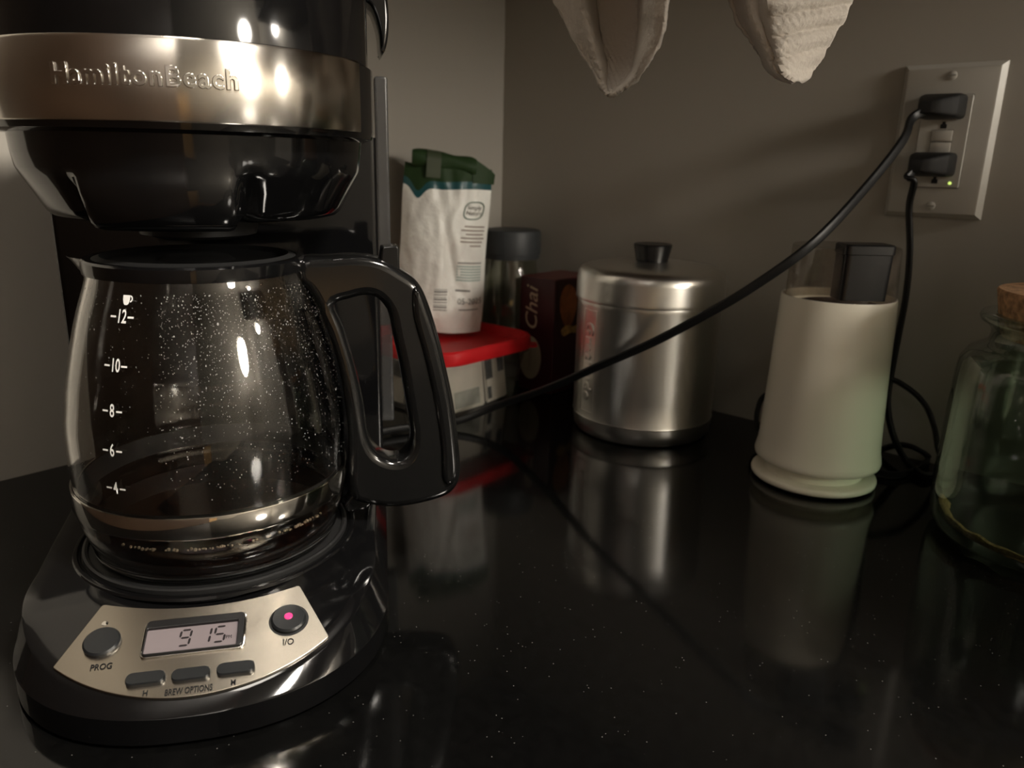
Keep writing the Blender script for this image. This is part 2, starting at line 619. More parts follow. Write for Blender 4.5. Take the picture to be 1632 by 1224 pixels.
# globe pendant added out of view to light the corner from the right
gx, gy, gz_, gp_ = ADDED_PENDANT
t = thing('added_pendant', 'added white globe pendant, unseen, filling the corner from the far wall', 'lamp', (gx, gy, gz_))
lathe('globe', [(0, -0.13)] + [(0.13 * math.cos(math.radians(a)), 0.13 * math.sin(math.radians(a))) for a in range(-80, 81, 10)],
      lamp_mat('added_pendant_globe', gp_), t, 40)
lathe('cap', [(0.0, 0.160), (0.035, 0.155), (0.040, 0.120), (0.0, 0.120)], M_STEEL, t, 32)
tube('suspension_cord', [(0, 0, 0.155), (0, 0, 0.5), (0, 0, ZC - gz_)], 0.003, M_CORD, t, 8, 2)

# globe sconce added past the wall cabinet for the steel band's highlight
gx, gy, gz_, gp_ = ADDED_SCONCE
t = thing('added_sconce', 'small added globe sconce, unseen, giving the steel band its highlight', 'lamp', (gx, 0, gz_))
lathe('globe', [(0, -0.042)] + [(0.042 * math.cos(math.radians(a)), 0.042 * math.sin(math.radians(a))) for a in range(-80, 81, 10)],
      lamp_mat('added_sconce_globe', gp_), t, 40, off=(0, gy, 0))
lathe('wall_mount', [(0, 0.0), (0.05, 0.0), (0.05, 0.010), (0.044, 0.016), (0, 0.016)], M_STEEL, t, 36).matrix_local = frame((0, -0.0002, 0.10), (1, 0, 0), (0, 0, 1), (0, -1, 0))
tube('arm', [(0, -0.014, 0.10), (0, gy * 0.7, 0.105), (0, gy, 0.085), (0, gy, 0.040)], 0.006, M_STEEL, t, 10)

# ================================================================== coffee maker
RZ = math.radians(55)
ER = Vector((math.cos(RZ), math.sin(RZ), 0))
EB = Vector((-math.sin(RZ), math.cos(RZ), 0))
CM_O = Vector((0.2837, -0.5258, 0.0))
cm = thing('coffee_maker', 'black drip coffee maker with brushed steel band and angled control panel', 'coffee maker',
           CM_O, RZ)
RB = 0.0938
SL = 0.34


def plane_z(f):
    return 0.0175 + SL * (0.088 - f)


def top_z(f):
    a, b = plane_z(f), 0.0362
    k = 0.004                                    # smooth minimum of the sloped front and the flat back
    h = max(k - abs(a - b), 0) / k
    return min(a, b) - h * h * k * 0.25


foot = []
for i in range(61):                              # squared-off round front
    a = math.pi + math.pi * i / 60
    c, sn = math.cos(a), math.sin(a)
    foot.append(Vector((0.0880 * math.copysign(abs(c) ** (2 / 2.3), c), 0.0942 * math.copysign(abs(sn) ** (2 / 2.3), sn))))
side_ = [(0.0893, 0.015), (0.0905, 0.03), (0.0925, 0.06), (0.0945, 0.09), (0.0965, 0.125), (0.0968, 0.165), (0.092, 0.185), (0.075, 0.192)]
foot += [Vector(p) for p in side_] + [Vector((-p[0], p[1])) for p in reversed(side_)]


def foot_in(d):
    """footprint moved inwards by d"""
    n = len(foot)
    out = []
    for i in range(n):
        t = (foot[(i + 1) % n] - foot[i - 1]).normalized()
        out.append(foot[i] + Vector((-t.y, t.x)) * d)
    return out


rings = []
for d, zf in ((0.0025, 'b'), (0.0, 'b2'), (0.0, 'w'), (0.0006, 'w0'), (0.0060, 'w1'), (0.0072, 't'), (0.014, 't')):
    ring = []
    for p in foot_in(d):
        f = -p.y
        zt = top_z(f)
        z = {'b': 0.0, 'b2': 0.002, 'w': min(zt - 0.0016, 0.0142), 'w0': min(zt - 0.0012, 0.0150), 'w1': zt - 0.0006, 't': zt}[zf]
        ring.append((p.x, p.y, max(z, 0)))
    rings.append(ring)
inner = foot_in(0.014)
cen = Vector((0, 0.05))
for s in (0.88, 0.75, 0.62, 0.48, 0.34, 0.2, 0.08):
    ring = []
    for p in inner:
        q = cen + (p - cen) * s
        ring.append((q.x, q.y, top_z(-q.y)))
    rings.append(ring)
loft('base', rings, M_BLACK, cm, smooth=32)

# raised collar and hot plate under the carafe
CY = 0.032
lathe('plate_collar', [(0.0730, 0.0358), (0.0722, 0.0370), (0.0708, 0.0374), (0.0694, 0.0370), (0.0686, 0.0362)],
      M_BLACK, cm, 96, off=(0, CY, 0))
lathe('hot_plate', [(0.0680, 0.0362), (0.0680, 0.0384), (0.0668, 0.0388), (0.0655, 0.0384), (0.0650, 0.0370),
                    (0.0, 0.0370)], M_MATTE, cm, 96, off=(0, CY, 0))


# control panel on the sloping front
PN = Vector((0, -SL, 1)).normalized()          # panel normal (local)
PX = Vector((1, 0, 0))
PY = Vector((0, 1, SL)).normalized()


def pp(x, f, h=0.0):
    return Vector((x, -f, plane_z(f))) + PN * h


def panel_mtx(x, f, h):
    return frame(pp(x, f, h), PX, PY, PN)


def panel_xy(x, f):
    """panel plane coordinates relative to (0, f=0.062)"""
    return (x, (0.062 - f) * math.sqrt(1 + SL * SL))


out = []
c0 = 0.043 - 0.142
for i in range(25):                             # upper edge, concave round the carafe
    x = 0.0435 - 0.087 * i / 24
    out.append((x, c0 + math.sqrt(0.142 ** 2 - x * x)))
low = []
for i in range(41):
    a = math.radians(-40.5 + 81 * i / 40)
    low.append((0.0875 * math.sin(a), 0.0875 * math.cos(a)))
poly = round_poly([panel_xy(*p) for p in out + low],
                  [0.003 if i in (0, 24) else (0.0012 if i in (25, 65) else 0) for i in range(66)], 5)
cp = plate_curve('control_panel', [poly], 0.0009, 0.0003, M_PANEL, cm, panel_mtx(0, 0.062, 0.0006))
brush_uv(cp, lambda c: (c.y * 10, c.x * 10))


def panel_disc(name, x, f, r, h, m, seg=40, dome=0.0008, h0=0.0008):
    ob = lathe(name, [(r, 0), (r, h - dome), (r - dome, h), (0, h + 0.0002)], m, cp, seg)
    ob.matrix_local = panel_mtx(x, f, h0)
    return ob


def panel_pill(name, x, f, wd, ht, h, m):
    pl = round_poly([(-wd, -ht), (wd, -ht), (wd, ht), (-wd, ht)], ht * 0.98, 7)
    r = [[(p.x, p.y, 0) for p in pl], [(p.x, p.y, h - 0.0006) for p in pl],
         [(p.x * 0.95, p.y * 0.86, h) for p in pl]]
    ob = loft(name, r, m, cp)
    ob.matrix_local = panel_mtx(x, f, 0.0008)
    return ob


# buttons
panel_disc('button_well', -0.0395, 0.0573, 0.0083, 0.0006, M_CHROME, dome=0.0003)
panel_disc('program_button', -0.0395, 0.0573, 0.0076, 0.0030, M_BUTTON)
panel_disc('indicator_light', -0.0405, 0.0470, 0.0017, 0.0007, M_CHROME, 20, 0.0003)
panel_disc('button_well', 0.0390, 0.0555, 0.0092, 0.0007, M_MATTE, dome=0.0003)
panel_disc('power_button', 0.0390, 0.0555, 0.0078, 0.0030, M_BUTTON)
panel_disc('power_light', 0.0390, 0.0553, 0.0019, 0.0006, M_LEDRED, 20, 0.0003, h0=0.0038)
for bx, bf in ((-0.0185, 0.0777), (-0.0005, 0.0782), (0.0175, 0.0779)):
    panel_pill('button_well', bx, bf, 0.0083, 0.0036, 0.0007, M_CHROME)
    panel_pill('brew_button', bx, bf, 0.0078, 0.0031, 0.0030, M_BUTTON)

# display: dark bezel well, lilac screen, dark segments
DX, DF = -0.0012, 0.0585
bez_o = round_poly([(-0.0208, -0.0090), (0.0208, -0.0090), (0.0208, 0.0092), (-0.0208, 0.0092)], 0.0022, 5)
bez_i = round_poly([(-0.0203, -0.0084), (0.0182, -0.0084), (0.0182, 0.0050), (-0.0203, 0.0050)], 0.0008, 4)
b = plate_curve('display_bezel', [bez_o, bez_i], 0.0010, 0.0003, M_BLACK2, cp)
b.matrix_local = panel_mtx(DX, DF, 0.0026)
b = box('display_screen', (-0.0204, -0.0086, 0), (0.0184, 0.0052, 0.0005), M_LCD, cp, smooth=0)
b.matrix_local = panel_mtx(DX, DF, 0.0016)
b = plate_curve('display_trim', [round_poly([(-0.0217, -0.0098), (0.0217, -0.0098), (0.0217, 0.0100), (-0.0217, 0.0100)],
                                            0.0027, 5), bez_o], 0.0006, 0.0002, M_CHROME, cp)
b.matrix_local = panel_mtx(DX, DF, 0.0020)
SEGS = {'9': 'abcdfg', '1': 'bc', '5': 'acdfg'}


def seven(bm, ch, ox, oy, w, h, th):
    sl = 0.10
    S = {'a': (0, h, w, h), 'g': (0, h / 2, w, h / 2), 'd': (0, 0, w, 0), 'f': (0, h / 2, 0, h), 'e': (0, 0, 0, h / 2),
         'b': (w, h / 2, w, h), 'c': (w, 0, w, h / 2)}
    for s in SEGS[ch]:
        x0, y0, x1, y1 = S[s]
        if y0 == y1:
            q = [(x0 + th * .3, y0), (x0 + th, y0 + th / 2), (x1 - th, y0 + th / 2), (x1 - th * .3, y0),
                 (x1 - th, y0 - th / 2), (x0 + th, y0 - th / 2)]
        else:
            q = [(x0, y0 + th * .3), (x0 + th / 2, y0 + th), (x0 + th / 2, y1 - th), (x0, y1 - th * .3),
                 (x0 - th / 2, y1 - th), (x0 - th / 2, y0 + th)]
        bm.faces.new([bm.verts.new((ox + x + sl * y, oy + y, 0)) for x, y in q])


for ch, ox in (('9', -0.0066), ('1', 0.0018), ('5', 0.0080)):
    bm = bmesh.new()
    seven(bm, ch, ox, -0.0052, 0.0043, 0.0082, 0.00095)
    ob = bm_mesh('display_digit', bm, M_LCDINK, cp, 0)
    ob.matrix_local = panel_mtx(DX, DF, 0.0023)
put_text('display_letters', 'PM', 0.0026, panel_mtx(DX + 0.0145, DF + 0.0030, 0.0023), M_LCDINK, cp, 0.0, sx=0.8)
for body, x, f, sz in (('PROG', -0.0375, 0.0690, 0.0042), ('H', -0.0178, 0.0838, 0.0038),
                       ('BREW OPTIONS', -0.0008, 0.0848, 0.0042), ('M', 0.0168, 0.0838, 0.0038),
                       ('I/O', 0.0390, 0.0672, 0.0048)):
    put_text('panel_lettering', body, sz, panel_mtx(x, f, 0.0017), M_INK, cp, 0.00005,
             sx=0.62 if len(body) > 4 else 0.78, bold=0.00004)

# column behind the carafe, water gauge on its side
col = round_poly([(-0.0905, 0.116), (0.0955, 0.116), (0.0955, 0.192), (-0.0905, 0.192)], [0.004, 0.004, 0.02, 0.02], 6)
loft('column', [[(p.x, p.y, 0.030) for p in col], [(p.x, p.y, 0.2485) for p in col]], M_BLACK, cm)
gz = round_poly([(0.0962, 0.060), (0.1045, 0.060), (0.1045, 0.2855), (0.0962, 0.2855)], 0.002, 4)
plate_curve('water_gauge', [gz], 0.0060, 0.0015, M_GAUGE, cm,
            frame((0, 0.140, 0), (1, 0, 0), (0, 0, 1), (0, -1, 0)))

# head: round front, straight sides
HY, HR = 0.062, 0.0915


def head_ring(r, back, z, wb=None):
    pts = []
    for i in range(49):
        a = math.pi + math.pi * i / 48
        pts.append((r * math.cos(a), HY + r * math.sin(a), z))
    wb = wb or r
    pts += [(wb, back - 0.03, z), (wb - 0.012, back - 0.006, z), (wb - 0.035, back, z), (-wb + 0.035, back, z),
            (-wb + 0.012, back - 0.006, z), (-wb, back - 0.03, z)]
    return pts


loft('head', [head_ring(HR - 0.006, 0.186, 0.2440), head_ring(HR - 0.0018, 0.188, 0.2455), head_ring(HR - 0.001, 0.19, 0.2490),
              head_ring(HR - 0.001, 0.19, 0.2795), head_ring(HR - 0.0032, 0.19, 0.2812), head_ring(HR - 0.0032, 0.19, 0.3180),
              head_ring(HR - 0.006, 0.186, 0.3240)], M_BLACK, cm, smooth=30)
lathe('lid', [(HR - 0.007, 0.3225), (HR - 0.006, 0.3265), (HR - 0.012, 0.3320), (0.05, 0.3370), (0, 0.3385)], M_BLACK, cm, 72,
      off=(0, HY, 0))
hook = smooth_closed([(0.070, 0.338), (0.080, 0.345), (0.092, 0.345), (0.0995, 0.338), (0.1030, 0.326), (0.1037, 0.312), (0.1025, 0.301), (0.1000, 0.2950),
                      (0.0988, 0.2985), (0.0983, 0.3065), (0.0962, 0.3150), (0.0930, 0.3210), (0.0870, 0.3220), (0.0760, 0.3190)], 4)
for sgn in (1, -1):
    plate_curve('lid_hinge', [[(p.x * sgn, p.y) for p in hook]], 0.016, 0.002, M_BLACK, cm, frame((0, 0.122, 0), (1, 0, 0), (0, 0, 1), (0, -1, 0)))

# brushed steel band round the front of the head
BZ0, BZ1 = 0.2482, 0.2806
A_END = math.radians(63)
bp = []
for r in (HR + 0.0004, HR - 0.0012):
    bp.append(r)
band_prof = [(HR - 0.0012, BZ0), (HR + 0.0001, BZ0), (HR + 0.0006, BZ0 + 0.0006), (HR + 0.0006, BZ1 - 0.0012),
             (HR - 0.0004, BZ1), (HR - 0.0025, BZ1)]
band = lathe('steel_band', band_prof, M_BAND, cm, 72, off=(0, HY, 0), arc=(-math.pi / 2 - A_END, -math.pi / 2 + A_END),
             close=True, smooth=45)


brush_uv(band, lambda c: (c.z * 10, math.atan2(c.x, HY - c.y)))


def on_band(co):
    a = -math.pi / 2 + (co.x - 0.0055) / HR
    r = HR + 0.0005 + co.z
    return Vector((r * math.cos(a), HY + r * math.sin(a), 0.2652 + co.y))


put_text('brand_lettering', 'HamiltonBeach', 0.0108, None, M_CHROME, band, 0.0007, fn=on_band, bold=0.00010, bevel=0.0003,
         sp=1.10)

# brew basket: cylinder, then a taper with a deeper grip lobe in front
BP = [(0.0842, 0.2462), (0.0838, 0.2440), (0.0832, 0.2360), (0.0822, 0.2290), (0.0806, 0.2255), (0.0770, 0.2190), (0.0728, 0.2110),
      (0.0712, 0.2084), (0.0690, 0.2066), (0.0650, 0.2056), (0.0, 0.2056)]


def basket_warp(r, a, z):
    d = abs((a + math.pi / 2 + math.radians(5) + math.pi) % (2 * math.pi) - math.pi)
    if z < 0.2290 and r > 0.02:
        k = max(0, min(1, (0.2290 - z) / 0.012))
        t = max(0.0, min(1.0, (math.radians(27) - d) / math.radians(5)))
        t = t * t * (3 - 2 * t)
        r = r + t * k * 0.0075
        g = math.exp(-((d - math.radians(29)) / math.radians(3.0)) ** 2)
        r -= g * k * 0.004
        z -= t * max(0, min(1, (0.2125 - z) / 0.005)) * 0.0030
    return r, a, z


lathe('brew_basket', BP, M_BLACK, cm, 180, warp=basket_warp, off=(0, HY, 0), smooth=40)
lathe('drip_spout', [(0.030, 0.2060), (0.028, 0.1975), (0.020, 0.1955), (0.0, 0.1955)], M_MATTE, cm, 36, off=(0, 0.045, 0))

# its cord: from the back of the column along the worktop, up to the upper socket
inv = Matrix.Rotation(-RZ, 4, 'Z') @ Matrix.Translation(-CM_O)
plug1 = Vector((0.4640, -0.0075, 0.2842))
cpts = [plug1 + Vector((-0.007, -0.022, -0.003)), plug1 + Vector((-0.014, -0.031, -0.010)), on_y(1440, 222, -0.060), on_y(1390, 287, -0.095), on_y(1300, 384, -0.150),
        on_y(1200, 457, -0.170), on_y(1120, 504, -0.180), on_y(1040, 546, -0.186), on_y(960, 581, -0.190),
        at_depth(880, 616, 0.672), at_depth(800, 644, 0.712), Vector((0.150, -0.226, 0.0060)),
        Vector((0.128, -0.268, 0.0050)), Vector((0.118, -0.318, 0.0055)), Vector((0.122, -0.360, 0.012)),
        Vector((0.136, -0.405, 0.024))]
cpts = [inv @ p for p in cpts]
pc = tube('power_cord', cpts, 0.0019, M_CORD, cm, 16, 8, twin=0.0017)


def plug(parent, loc, mtx, tilt):
    """flat two-pin plug body lying sideways, built at the wall"""
    bm = bmesh.new()
    pl = round_poly([(-0.0148, -0.0090), (0.0148, -0.0090), (0.0148, 0.0090), (-0.0148, 0.0090)], 0.004, 5)
    pr = []
    for (sx, sy, y) in ((1, 1, 0.0), (1, 1, -0.012), (0.93, 0.9, -0.018), (0.55, 0.62, -0.024), (0.30, 0.45, -0.027)):
        pr.append([mtx @ (loc + Vector((p.x * sx - (1 - sx) * 0.010, y, p.y * sy - (1 - sy) * 0.004 * tilt))) for p in pl])
    return loft('plug', pr, M_MATTE, parent)


plug(pc, plug1, inv, 0.5)

# ================================================================== carafe
CA = CM_O + EB * CY
Z0 = 0.0374
ca = thing('coffee_carafe', 'glass carafe with black handle and a little coffee, on the hot plate', 'carafe',
           (CA.x, CA.y, Z0), RZ)
CP = [(0.0560, 0.0004), (0.0608, 0.0010), (0.0628, 0.0030), (0.0634, 0.0070), (0.0648, 0.0120), (0.0668, 0.0180),
      (0.0680, 0.0245), (0.0683, 0.0330), (0.0682, 0.0400), (0.0686, 0.0500), (0.0688, 0.0600), (0.0684, 0.0700),
      (0.0668, 0.0810), (0.0652, 0.0910), (0.0630, 0.1010), (0.0605, 0.1110), (0.0578, 0.1210), (0.0545, 0.1310),
      (0.0518, 0.1390), (0.0507, 0.1440)]
CPS = smooth_open([(r, 0, z) for r, z in CP], 3)
CPS = [(max(v.x, 0.0), v.z) for v in CPS]


def ca_r(z):
    for (r0, z0), (r1, z1) in zip(CPS, CPS[1:]):
        if z0 <= z <= z1:
            return r0 + (r1 - r0) * (z - z0) / max(z1 - z0, 1e-9)
    return CPS[-1][0] if z > CPS[-1][1] else CPS[0][0]


TH = 0.0022
inner_wall = [(r - TH, z) for r, z in CPS if z > 0.0032]
inner_wall[0] = (inner_wall[0][0] - 0.001, 0.0030)
glass = lathe('glass_body', [(0, 0.0004)] + CPS + list(reversed(inner_wall)) + [(0, 0.0028)], M_CARAFE, ca, 120, smooth=60)
inner_p = [(0, 0.0032)] + [(r - TH - 0.0003, z) for r, z in CPS if 0.0040 < z < 0.0205]
lathe('coffee', inner_p + [(inner_p[-1][0], 0.0205), (0, 0.0205)], M_COFFEE, ca, 96, smooth=40)
lathe('steel_band', [(ca_r(0.0275) + 0.0002, 0.0274), (0.0693, 0.0274), (0.0695, 0.0281), (0.0695, 0.0377), (0.0693, 0.0384),
                     (ca_r(0.038) + 0.0002, 0.0384)], M_CHROME, ca, 120, smooth=40)
lathe('band_shade_ring', [(ca_r(0.0275) - TH - 0.0006, 0.0270), (ca_r(0.038) - TH - 0.0006, 0.0388)], M_MATTE, ca, 96, smooth=40)  # added black ring that darkens the inside of the steel band
lathe('rim_collar', [(0.0505, 0.1432), (0.0522, 0.1434), (0.0524, 0.1450), (0.0524, 0.1492), (0.0512, 0.1502), (0.0480, 0.1502),
                     (0.0480, 0.1440)], M_BLACK, ca, 96, close=True)
lathe('lid', [(0.0480, 0.1470), (0.0475, 0.1500), (0.0440, 0.1512), (0.0415, 0.1488), (0.0180, 0.1480), (0.0150, 0.1500),
              (0.0, 0.1500)], M_MATTE, ca, 72)
# pouring lip on the side away from the handle
sp = []
for k in range(9):
    t = k / 8
    ring = []
    for i in range(11):
        a = math.pi + math.radians(-24 + 48 * i / 10)
        bump_ = math.cos((i - 5) / 5 * math.pi / 2) ** 1.5
        r = 0.0508 + 0.0085 * bump_ * t ** 1.4
        ring.append((r * math.cos(a), r * math.sin(a), 0.1385 + 0.0120 * t))
    sp.append(ring)
loft('pouring_lip', sp, M_GLASS, ca, cap=(False, False), ring_closed=False, smooth=60)

# handle
ho = smooth_closed([(0.0480, 0.1760), (0.0500, 0.1862), (0.0620, 0.1872), (0.0780, 0.1880), (0.0905, 0.1858), (0.1010, 0.1800),
                    (0.1095, 0.1735), (0.1150, 0.1620), (0.1208, 0.1426), (0.1255, 0.1220), (0.1290, 0.1040), (0.1318, 0.0800),
                    (0.1326, 0.0640), (0.1290, 0.0540), (0.1190, 0.0485), (0.0960, 0.0455), (0.0760, 0.0500), (0.0705, 0.0560),
                    (0.0698, 0.0700), (0.0704, 0.0900), (0.0692, 0.1100), (0.0664, 0.1300), (0.0615, 0.1500), (0.0545, 0.1680)], 4)
hi = smooth_closed([(0.0660, 0.1620), (0.0740, 0.1655), (0.0830, 0.1672), (0.0893, 0.1645), (0.0940, 0.1570), (0.0962, 0.1450),
                    (0.0995, 0.1290), (0.1026, 0.1076), (0.1050, 0.0900), (0.1040, 0.0805), (0.1000, 0.0748), (0.0925, 0.0748),
                    (0.0852, 0.0800), (0.0812, 0.0900), (0.0790, 0.1090), (0.0752, 0.1300), (0.0700, 0.1500)], 4)
hm = frame((0, 0, -Z0), (1, 0, 0), (0, 0, 1), (0, -1, 0))
hd = plate_curve('handle', [ho, hi], 0.0110, 0.0048, M_HANDLE, ca, hm)
tb = round_poly([(0.0890, 0.1780), (0.1002, 0.1765), (0.0998, 0.1928), (0.0912, 0.1920)], 0.0015, 4)
plate_curve('thumb_tab', [tb], 0.0075, 0.001, M_HANDLE, hd, hm)
rdg = smooth_closed([(0.1060, 0.1700), (0.1100, 0.1705), (0.1142, 0.1600), (0.1196, 0.1424), (0.1242, 0.1220), (0.1276, 0.1040), (0.1303, 0.0800), (0.1308, 0.0640),
                     (0.1262, 0.0580), (0.1215, 0.0620), (0.1208, 0.0800), (0.1185, 0.1000), (0.1152, 0.1180), (0.1110, 0.1370), (0.1062, 0.1560)], 4)
plate_curve('grip_ridge', [rdg], 0.0132, 0.0034, M_HANDLE, hd, hm)
# clamp of the handle at the foot of the glass
plate_curve('handle_clamp', [smooth_closed([(0.0670, 0.0480), (0.0740, 0.0560), (0.0840, 0.0520), (0.0800, 0.0450), (0.0700, 0.0430)], 4)],
            0.006, 0.002, M_HANDLE, hd, hm)


def carafe_hit(px, py):
    """angle and height where the pixel's ray meets the glass"""
    d = ray(px, py)
    o = CAM - CA
    t = 0.2
    while t < 0.6:
        p = o + d * t
        if math.hypot(p.x, p.y) < ca_r(p.z - Z0):
            break
        t += 0.0004
    return math.atan2(p.y, p.x) - RZ, p.z - Z0


def on_glass(a0, z0, lift=0.0004):
    def fn(co):
        z = z0 + co.y
        r = ca_r(z) + lift + co.z
        a = a0 + co.x / ca_r(z0)
        return Vector((r * math.cos(a), r * math.sin(a), z))
    return fn


for body, px, py in (('12', 195, 505), ('10', 185, 583), ('8', 180, 655), ('6', 180, 718), ('4', 186, 778)):
    a0, z0 = carafe_hit(px, py)
    put_text('measure_number', body, 0.0082, None, M_WHITE, glass, 0.0, fn=on_glass(a0, z0), sx=0.62, bold=0.00012)
    hw = 0.0030 if len(body) == 2 else 0.0022
    for s in (-1, 1):
        bm = bmesh.new()
        fn = on_glass(a0, z0)
        q = [(s * hw, -0.0004), (s * (hw + 0.0030), -0.0004), (s * (hw + 0.0030), 0.0004), (s * hw, 0.0004)]
        bm.faces.new([bm.verts.new(fn(Vector((x, y, 0)))) for x, y in q])
        bm_mesh('measure_dash', bm, M_WHITE, glass, 0)
a0, z0 = carafe_hit(203, 478)
fn = on_glass(a0, z0)
bm = bmesh.new()
cup = [(-0.0019, 0.0021), (0.0016, 0.0021), (0.0016, 0.0002), (0.0011, -0.0015), (0.0004, -0.0021), (-0.0008, -0.0021),
       (-0.0014, -0.0014), (-0.0019, 0.0002)]
bm.faces.new([bm.verts.new(fn(Vector((x, y, 0)))) for x, y in cup])
pv = None
for i in range(9):
    a = math.radians(80 - 160 * i / 8)
    cur = [bm.verts.new(fn(Vector((0.0015 + r * math.cos(a), 0.0006 + r * 1.05 * math.sin(a), 0)))) for r in (0.0009, 0.0015)]
    if pv:
        bm.faces.new([pv[0], pv[1], cur[1], cur[0]])
    pv = cur
bm_mesh('cup_symbol', bm, M_WHITE, glass, 0)

# water drops that cling to the glass
bm = bmesh.new()
for i in range(2600):
    a = random.gauss(math.radians(-72), math.radians(34))
    if random.random() < 0.35:
        a = random.uniform(-math.pi, 0.2)
    z = 0.139 - abs(random.gauss(0, 0.045))
    if z < 0.045 or (math.radians(-135) < a < math.radians(-100) and random.random() < 0.8):
        continue
    s = random.choice((0.00010, 0.00013, 0.00016, 0.00022)) * random.uniform(0.7, 1.25)
    if random.random() < 0.02:
        s *= 2.0
    r = ca_r(z) + 0.00003
    c = Vector((r * math.cos(a), r * math.sin(a), z))
    nrm = Vector((math.cos(a), math.sin(a), 0))
    tx = Vector((-math.sin(a), math.cos(a), 0))
    top = bm.verts.new(c + nrm * s * 0.7)
    st = random.uniform(0.9, 1.7)
    ring = [bm.verts.new(c + tx * s * math.cos(k * math.pi / 3) + Vector((0, 0, 1)) * s * st * math.sin(k * math.pi / 3))
            for k in range(6)]
    for k in range(6):
        bm.faces.new([top, ring[k], ring[(k + 1) % 6]])
dr = bm_mesh('water_drops', bm, M_DROP, ca, 80)
dr['kind'] = 'stuff'
# froth at the edge of the coffee
bm = bmesh.new()
for i in range(70):
    a = random.choice((-1.9, -1.45, -1.0, -0.8)) + random.gauss(0, 0.13)
    r = ca_r(0.021) - 0.0030 - random.uniform(0, 0.001)
    s = random.uniform(0.0004, 0.0010)
    bmesh.ops.create_icosphere(bm, subdivisions=1, radius=s,
                               matrix=Matrix.Translation((r * math.cos(a), r * math.sin(a), 0.0206 + s * 0.4)))
fr = bm_mesh('coffee_froth', bm, mat('coffee_froth', (0.42, 0.34, 0.25), 0.25, trans=0.3), ca, 80)
fr['kind'] = 'stuff'

# ================================================================== clear tub with red lid, and what is in it
TC = Vector((0.0785, -0.1690, 0))


def rsq(s, rc, z, n=7, c=TC):
    pl = round_poly([(-s, -s), (s, -s), (s, s), (-s, s)], rc, n)
    return [(p.x, p.y, z) for p in pl]


tub = thing('storage_tub', 'clear square plastic tub with a red lid in the corner of the worktop', 'food container', TC)
loft('tub_body', [rsq(0.054, 0.026, 0.0008), rsq(0.0565, 0.028, 0.0030), rsq(0.0585, 0.028, 0.012), rsq(0.0655, 0.030, 0.0530),
                  rsq(0.0690, 0.031, 0.0545), rsq(0.0690, 0.031, 0.0575)], M_TUB, tub, cap=(True, False))
loft('red_lid', [rsq(0.0690, 0.032, 0.0575), rsq(0.0702, 0.033, 0.0570), rsq(0.0710, 0.034, 0.0590), rsq(0.0706, 0.034, 0.0685),
                 rsq(0.0690, 0.034, 0.0705), rsq(0.0668, 0.032, 0.0700), rsq(0.0645, 0.031, 0.0610), rsq(0.030, 0.015, 0.0605),
                 rsq(0.006, 0.003, 0.0605)], M_RED, tub, smooth=40)
# lift tab on one corner
tabp = round_poly([(0.050, 0.064), (0.066, 0.048), (0.0735, 0.0600), (0.0620, 0.0715)], 0.003, 4)
loft('lift_tab', [[(p.x, p.y, z) for p in tabp] for z in (0.0585, 0.0602)], M_RED, tub)


def packet(x, y, rz, wd, ht, th, tilt, label, marks, z0=0.0036):
    t = thing('tea_packet', label, 'packet', (x, y, z0), rz, 'packets inside the clear tub')
    t.rotation_euler = (tilt, 0, rz)
    bm = bmesh.new()
    box_bm(bm, (-wd / 2, -th / 2, 0), (wd / 2, th / 2, ht))
    bmesh.ops.bevel(bm, geom=bm.edges[:], offset=th * 0.4, segments=2, affect='EDGES')
    bm_mesh('sachet', bm, mat('packet_paper', (0.70, 0.67, 0.60), 0.6, bump=(60, 0.4, 0.003), var=(30, 0.12)), t)
    for (x0, x1, za, zb, m) in marks:
        box('print_patch', (x0, -th / 2 - 0.0004, za), (x1, -th / 2 + 0.0002, zb), m, t, smooth=0)
    return t


M_PATCH = mat('packet_dark_print', (0.035, 0.040, 0.045), 0.5, var=(90, 0.6))
M_PATCH2 = mat('packet_pale_print', (0.38, 0.40, 0.36), 0.5, var=(60, 0.3))
packet(TC.x + 0.0485, TC.y - 0.020, math.pi / 2, 0.060, 0.048, 0.004, -0.12, 'white paper packet pressed flat against the tub wall',
       [(-0.012, 0.022, 0.004, 0.020, M_PATCH2)])
packet(TC.x + 0.0440, TC.y + 0.032, math.pi / 2 + 0.15, 0.036, 0.049, 0.004, -0.12, 'white packet with two dark printed blocks in the tub',
       [(-0.017, -0.006, 0.024, 0.044, M_PATCH), (0.004, 0.014, 0.028, 0.046, M_PATCH), (-0.016, -0.010, 0.004, 0.016, M_PATCH)])
packet(TC.x - 0.028, TC.y - 0.0465, 0.0, 0.046, 0.048, 0.004, -0.12, 'white packet with one dark corner block in the tub',
       [(-0.004, 0.018, 0.026, 0.042, M_PATCH)])
packet(TC.x + 0.016, TC.y - 0.0460, 0.08, 0.040, 0.047, 0.004, -0.12, 'plain white packet at the front corner of the tub',
       [(-0.010, 0.012, 0.030, 0.034, M_PATCH2)])

# ================================================================== coffee bag on the lid
BW = Vector((0.61, 0.79, 0)).normalized()
BN = Vector((0.79, -0.61, 0)).normalized()
th = math.radians(4.0)
BU = Vector((0, 0, 1)) * math.cos(th) + BW * math.sin(th)
BR = BW * math.cos(th) - Vector((0, 0, 1)) * math.sin(th)
BO = Vector((0.0500, -0.1500, 0.0675))
HGT, HWD = 0.162, 0.0465
bag = thing('coffee_bag', 'white foil coffee bag with a rolled and taped green top on the red lid', 'bag', BO)


